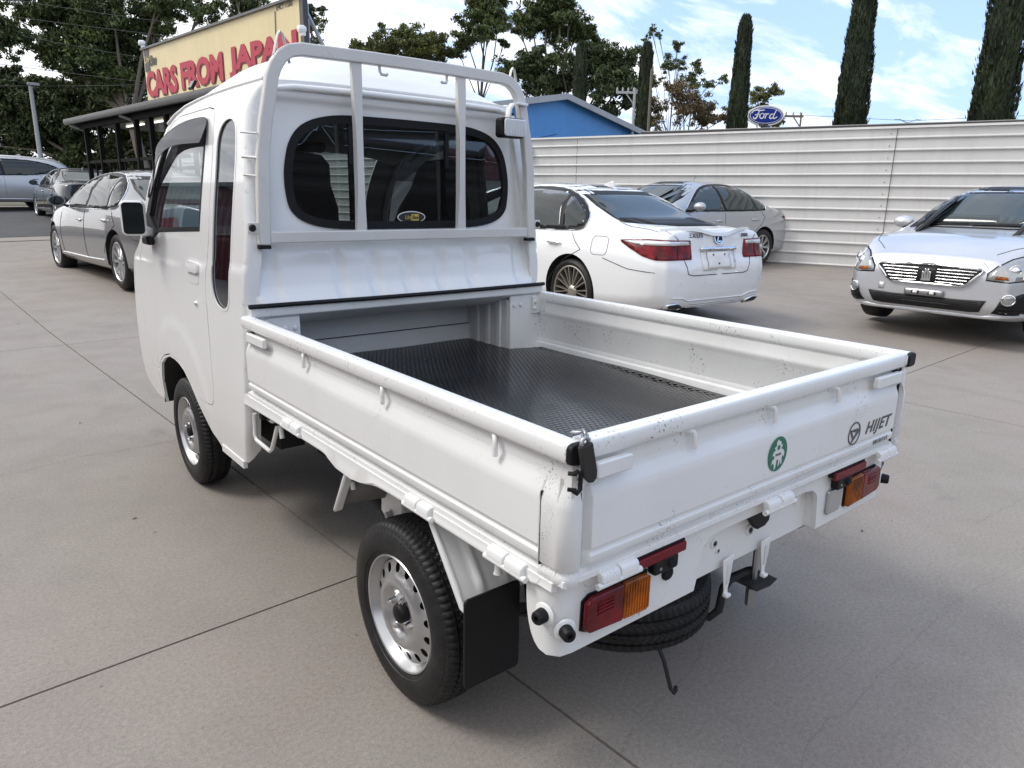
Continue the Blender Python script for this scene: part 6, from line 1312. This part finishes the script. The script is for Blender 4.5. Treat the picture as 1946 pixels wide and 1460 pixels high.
def truck_wheel(loc, flip=False, name='wheel', n=None, hubcap=True):
    w = empty(name, parent=truck); w.location = loc
    if flip: w.rotation_euler = (0, 0, math.pi)
    t = ob('tyre', _tyre, TYRE, w, smooth=32); r = ob('rim', _rim, STEELW, w, smooth=32)
    m = MB().lathe([(0, -.015), (.140, -.015), (.140, .05), (0, .05)], (0, 0, 0), 'x', 24); ob('brake_drum', m, DARK, w)
    m = MB().lathe([(0, -.068), (.012, -.068), (.024, -.064), (.028, -.058), (.028, -.036)], (0, 0, 0), 'x', 20); ob('hub_cap', m, BLACK, w, smooth=50)
    for k in range(4):
        a = rad(20+90*k); y, z = .0475*math.cos(a), .0475*math.sin(a)
        m = MB().lathe([(0, -.066), (.006, -.066), (.0075, -.060), (.0095, -.059), (.0105, -.040)], (0, y, z), 'x', 6); ob('wheel_nut', m, CHROME, w, smooth=0)
    return w
truck_wheel((-.613, 0, .262)); truck_wheel((.613, 0, .262), True); truck_wheel((-.613, 1.982, .262)); truck_wheel((.613, 1.982, .262), True)
sp = truck_wheel((-.19, -.325, .330), name='spare_wheel'); sp.rotation_euler = (0, rad(90), 0); sp.location = (-.150, -.325, .330)
m = MB().tube([(-.235, -.54, .300), (-.232, -.575, .245), (-.228, -.60, .175), (-.222, -.607, .165), (-.214, -.605, .168), (-.212, -.602, .178)], .0055, 8); ob('spare_hanger', m, DARK, truck, smooth=60)
# ---- underside
m = MB()
for sx in (-.36, .36): m.box(sx-.04, sx+.04, -.60, 2.3, .46, .60)
for yy in (-.55, -.1, .55, 1.1): m.box(-.36, .36, yy-.04, yy+.04, .50, .60)
m.lathe([(.04, -.5), (.04, .5)], (0, 0, .262), 'x', 12); m.lathe([(.0, -.11), (.08, -.07), (.11, 0), (.08, .07), (0, .11)], (.02, 0, .262), 'x', 14)
m.box(-.30, .20, .75, 1.35, .26, .50); m.box(.02, .30, .3, .7, .30, .5); m.tube([(.18, .3, .30), (.2, -.1, .36), (.24, -.40, .33)], .022, 10)
ob('chassis', m, DARK, truck, bevel=.004)
for sx in (-.5, .5):
    m = MB().tube([(sx, .50, .44), (sx, .25, .33), (sx, 0, .29), (sx, -.3, .36), (sx, -.52, .46)], .03, 6, flat=.5); ob('leaf_spring', m, DARK, truck, smooth=60)
m = MB().prism([(.60, .520), (.60, .600), (-.02, .560), (-.02, .470), (.30, .470)], 'x', -.470, -.455); ob('side_member_plate', m, WI, truck, bevel=.004)
m = MB().prism([(.285, .44), (.275, .55), (.165, .55), (.15, .46), (.185, .425), (.24, .415)], 'x', -.565, -.50); o = ob('spring_bracket', m, W, truck, bevel=.006)
m = MB().lathe([(0, -.020), (.010, -.020), (.011, -.004), (.016, -.003), (.016, 0)], (-.565, .215, .452), 'x', 6); ob('bracket_bolt', m, STEEL, o)
m = MB().beam((-.690, .232, .612), (-.684, .334, .455), .030, .014, up=(0, 1, .6)); ob('stay_bar', m, W, truck, bevel=.006)
m = MB().add([(-.680, .232, .605), (-.676, .325, .475), (-.50, .215, .50), (-.50, .16, .60)], [(0, 1, 2, 3)]); ob('front_mudguard', m, GUTG, truck, solid=.004)
# ribbed guard behind the rear wheel, mud flap
for sg in (-1, 1):
    rib = lambda x: .012*max(0, 1-abs(((x-.52) % .075)-.03)/.018)
    m = MB().grid([[(sg*x, -.205-.135*t-rib(x)*sstep(0, .15, t)*(1-sstep(.8, .95, t)), .628-.175*t) for t in np.linspace(0, 1, 14)] for x in np.linspace(.505, .690, 40)]); ob('wheel_guard', m, W, truck, solid=.004, smooth=60)
    m = MB().tube([(sg*.692, -.200, .630), (sg*.692, -.335, .453), (sg*.688, -.342, .447)], .008, 8); ob('guard_edge', m, W, truck, smooth=60)
    m = MB().prism(rrect(*sorted((sg*.698, sg*.532)), .240, .480, .012, 3), 'y', -.354, -.346); ob('mud_flap', m, BLACK, truck, bevel=.002)
    m = MB().tube([(sg*.668, 1.055, .580), (sg*.668, 1.066, .495), (sg*.668, 1.050, .475), (sg*.668, .92, .470), (sg*.668, .895, .485), (sg*.668, .83, .585)], .0085, 8); ob('tie_loop', m, W, truck, smooth=60)
    for yy, zz in ((.99, .585), (.33, .545)):
        m = MB().lathe([(0, -.03), (.013, -.03), (.015, -.004), (.021, -.002), (.021, .006)], (0, 0, 0), 'x', 14); b = ob('deck_buffer', m, BLACK, truck, smooth=40); b.location = (sg*-.0+sg*.640, yy, zz); b.scale = (-sg, 1, 1)
        m = MB().box(*sorted((sg*.615, sg*.640)), yy-.024, yy+.024, zz-.03, zz+.05); ob('buffer_bracket', m, W, truck, bevel=.008)
    m = MB().tube([(sg*.668, .235+.03, .60), (sg*.668, .255, .545)], .008, 8); m.tube([(sg*.668, -.44, .635), (sg*.668, -.437, .585), (sg*.668, -.437, .580)], [.0085, .0085, .011], 8); m.tube([(sg*.668, .80, .60), (sg*.668, .79, .555)], .0085, 8); ob('rope_peg', m, W, truck, smooth=60)
m = MB().tube([(.02, -.45, .25), (.035, -.52, .24), (.045, -.54, .27), (.05, -.545, .34), (.07, -.55, .362), (.16, -.56, .365)], .012, 8); m.prism([(.10, .352), (.20, .345), (.235, .33), (.20, .318), (.13, .325)], 'y', -.60, -.52); ob('spare_carrier', m, DARK, truck, smooth=50)
m = MB().lathe([(0, .265), (.018, .265), (.018, .32), (.0, .32)], (.150, -.575, 0), 'z', 6); m.tube([(.150, -.575, .32), (.150, -.575, .47)], .009, 8); m.tube([(.135, -.575, .49), (.143, -.575, .465), (.157, -.575, .465), (.165, -.575, .49)], .008, 6); ob('carrier_screw', m, STEEL, truck, smooth=40)
m = MB().box(-.60, .60, 1.36, 2.52, .40, .46); m.box(-.50, .50, 1.0, 2.5, .455, .50); m.box(-.56, -.46, 1.10, 1.40, .40, .62); m.box(.46, .56, 1.10, 1.40, .40, .62); ob('cab_floor', m, DARK, truck)
for sg in (-1, 1):
    m = MB().grid([[(sg*xx, 1.96+.40*math.cos(t), .27+.385*math.sin(t)) for xx in (.49, .683)] for t in np.linspace(rad(8), rad(172), 24)]); m.prism([(1.96+.40*math.cos(t), .27+.385*math.sin(t)) for t in np.linspace(rad(8), rad(172), 24)], 'x', *sorted((sg*.48, sg*.49))); ob('wheel_well', m, DARK, truck, smooth=60)
# ---- inside the cab
hy = [(1.10, 1.705), (1.3, 1.735), (1.6, 1.735), (1.85, 1.700), (2.0, 1.655), (2.12, 1.605)]
m = MB().grid([[(x, y, z-.05*abs(x/.57)**3) for x in np.linspace(-.575, .575, 9)] for y, z in hy]); ob('headliner', m, LINER, truck, smooth=60, solid=.01)
def seat(x, lab):
    s = empty('seat', parent=truck)
    rows = [(.80, 1.62, .20, .07), (1.0, 1.52, .215, .08), (1.2, 1.43, .21, .08), (1.33, 1.38, .185, .07), (1.42, 1.345, .14, .06), (1.50, 1.315, .125, .055), (1.535, 1.305, .09, .04)]
    m = MB().grid([[(x+w*math.copysign(abs(math.cos(a))**.55, math.cos(a)), y+d*math.copysign(abs(math.sin(a))**.7, math.sin(a)), z) for a in np.linspace(0, 2*math.pi, 25)] for z, y, w, d in rows])
    n = len(rows); m.add([(x, rows[-1][1], rows[-1][0]+.012)]+[(x+.09*math.copysign(abs(math.cos(a))**.55, math.cos(a)), 1.305+.04*math.copysign(abs(math.sin(a))**.7, math.sin(a)), 1.535) for a in np.linspace(0, 2*math.pi, 25)], [(0, i+1, i+2) for i in range(24)])
    ob('seat_back', m, SEAT, s, smooth=60)
    m = MB().prism(rrect(x-.22, x+.22, .72, .86, .05, 4), 'y', 1.55, 2.0); ob('seat_cushion', m, SEAT, s, bevel=.02)
seat(-.33, ''); seat(.36, '')
m = MB().prism([(2.42, .75), (2.14, .80), (2.10, 1.08), (2.16, 1.15), (2.40, 1.15)], 'x', -.62, .62); ob('dashboard', m, TRIM, truck, bevel=.02)
a_ = [Vector((.34+.17*math.cos(t), 1.98+.06*math.sin(t), 1.08+.16*math.sin(t))) for t in np.linspace(0, 2*math.pi, 25)[:-1]]
m = MB().tube(a_, .013, 8, closed=True); m.tube([(.34, 1.99, 1.08), (.34, 2.16, 1.02)], .025, 8); m.beam(a_[0], a_[12], .03, .02); ob('steering_wheel', m, BLACK, truck, smooth=60)
m = MB().prism(rrect(-.12, .12, 1.585, 1.65, .02, 3), 'y', 2.02, 2.04); ob('interior_mirror', m, BLACK, truck, bevel=.004)
m = MB().box(-.62, .62, 1.105, 1.115, .93, 1.21); m.box(-.62, .62, 1.105, 1.36, .925, .935); m.box(-.62, .62, 1.335, 1.35, .5, .93); ob('inner_bulkhead', m, SEAT, truck)
# ---- the loose rubber mat on the floor
mat_o = tag(empty('rubber_mat', (0, 0, 0)), 'black ribbed rubber mat covering the floor of the truck bed', 'mat')
def wave(x, y): return .006*math.sin(2.1*x+5.5*y)*math.sin(1.1*y-3*x)+.003*math.sin(9*x-2*y)
def mz(x, y): return .702+wave(x, y)+.010*sstep(.60, .655, x)*(.5+.5*math.sin(7*y))
ol = [(-.655, -.645), (.648, -.645), (.650, .2), (.655, .93), (.60, .965), (.50, 1.0), (.492, 1.295), (-.49, 1.295), (-.49, 1.0), (-.655, .95)]
MATM = simple('mat_rubber', (.009, .009, .011), .17, 0, 0, spec=.5, bumps=(5, .12, .012))
panel('mat_sheet', ol, lambda x, y: (x, y, mz(x, y)), MATM, mat_o, step=.045, solid=.004)
P = []; p_ = .0205; row = 0; y = -.64
while y < 1.29:
    x = -.648+(p_/2 if row % 2 else 0)
    while x < .648: P.append((x, y)); x += p_
    y += p_*.866; row += 1
P = np.array(P); P = P[inpoly(P, grow(ol, -.008))]
q = np.linspace(0, 2*math.pi, 9)[:-1]
base = [(np.cos(q)*.0099, np.sin(q)*.0099, np.zeros(8)), (np.cos(q)*.0090, np.sin(q)*.0090, np.full(8, .0007))]
Zc = np.array([mz(a, b) for a, b in P])
tpl = np.concatenate([np.stack(base[0], 1), np.stack(base[1], 1)]); VV = (tpl[None]+np.stack([P[:, 0], P[:, 1], Zc+.0003], 1)[:, None, :])
quads = [(k, (k+1) % 8, 8+(k+1) % 8, 8+k) for k in range(8)]+[]
me = bpy.data.meshes.new('coin_pattern'); off = np.arange(len(P))*16
F = []
for o_ in off:
    F += [tuple(o_+i for i in f) for f in quads]; F.append(tuple(o_+8+k for k in range(8)))
me.from_pydata(VV.reshape(-1, 3).tolist(), [], F); me.materials.append(MATM); me.shade_smooth(); me.set_sharp_from_angle(angle=rad(18))
tag(link(bpy.data.objects.new('coin_pattern', me), mat_o), kind='stuff')
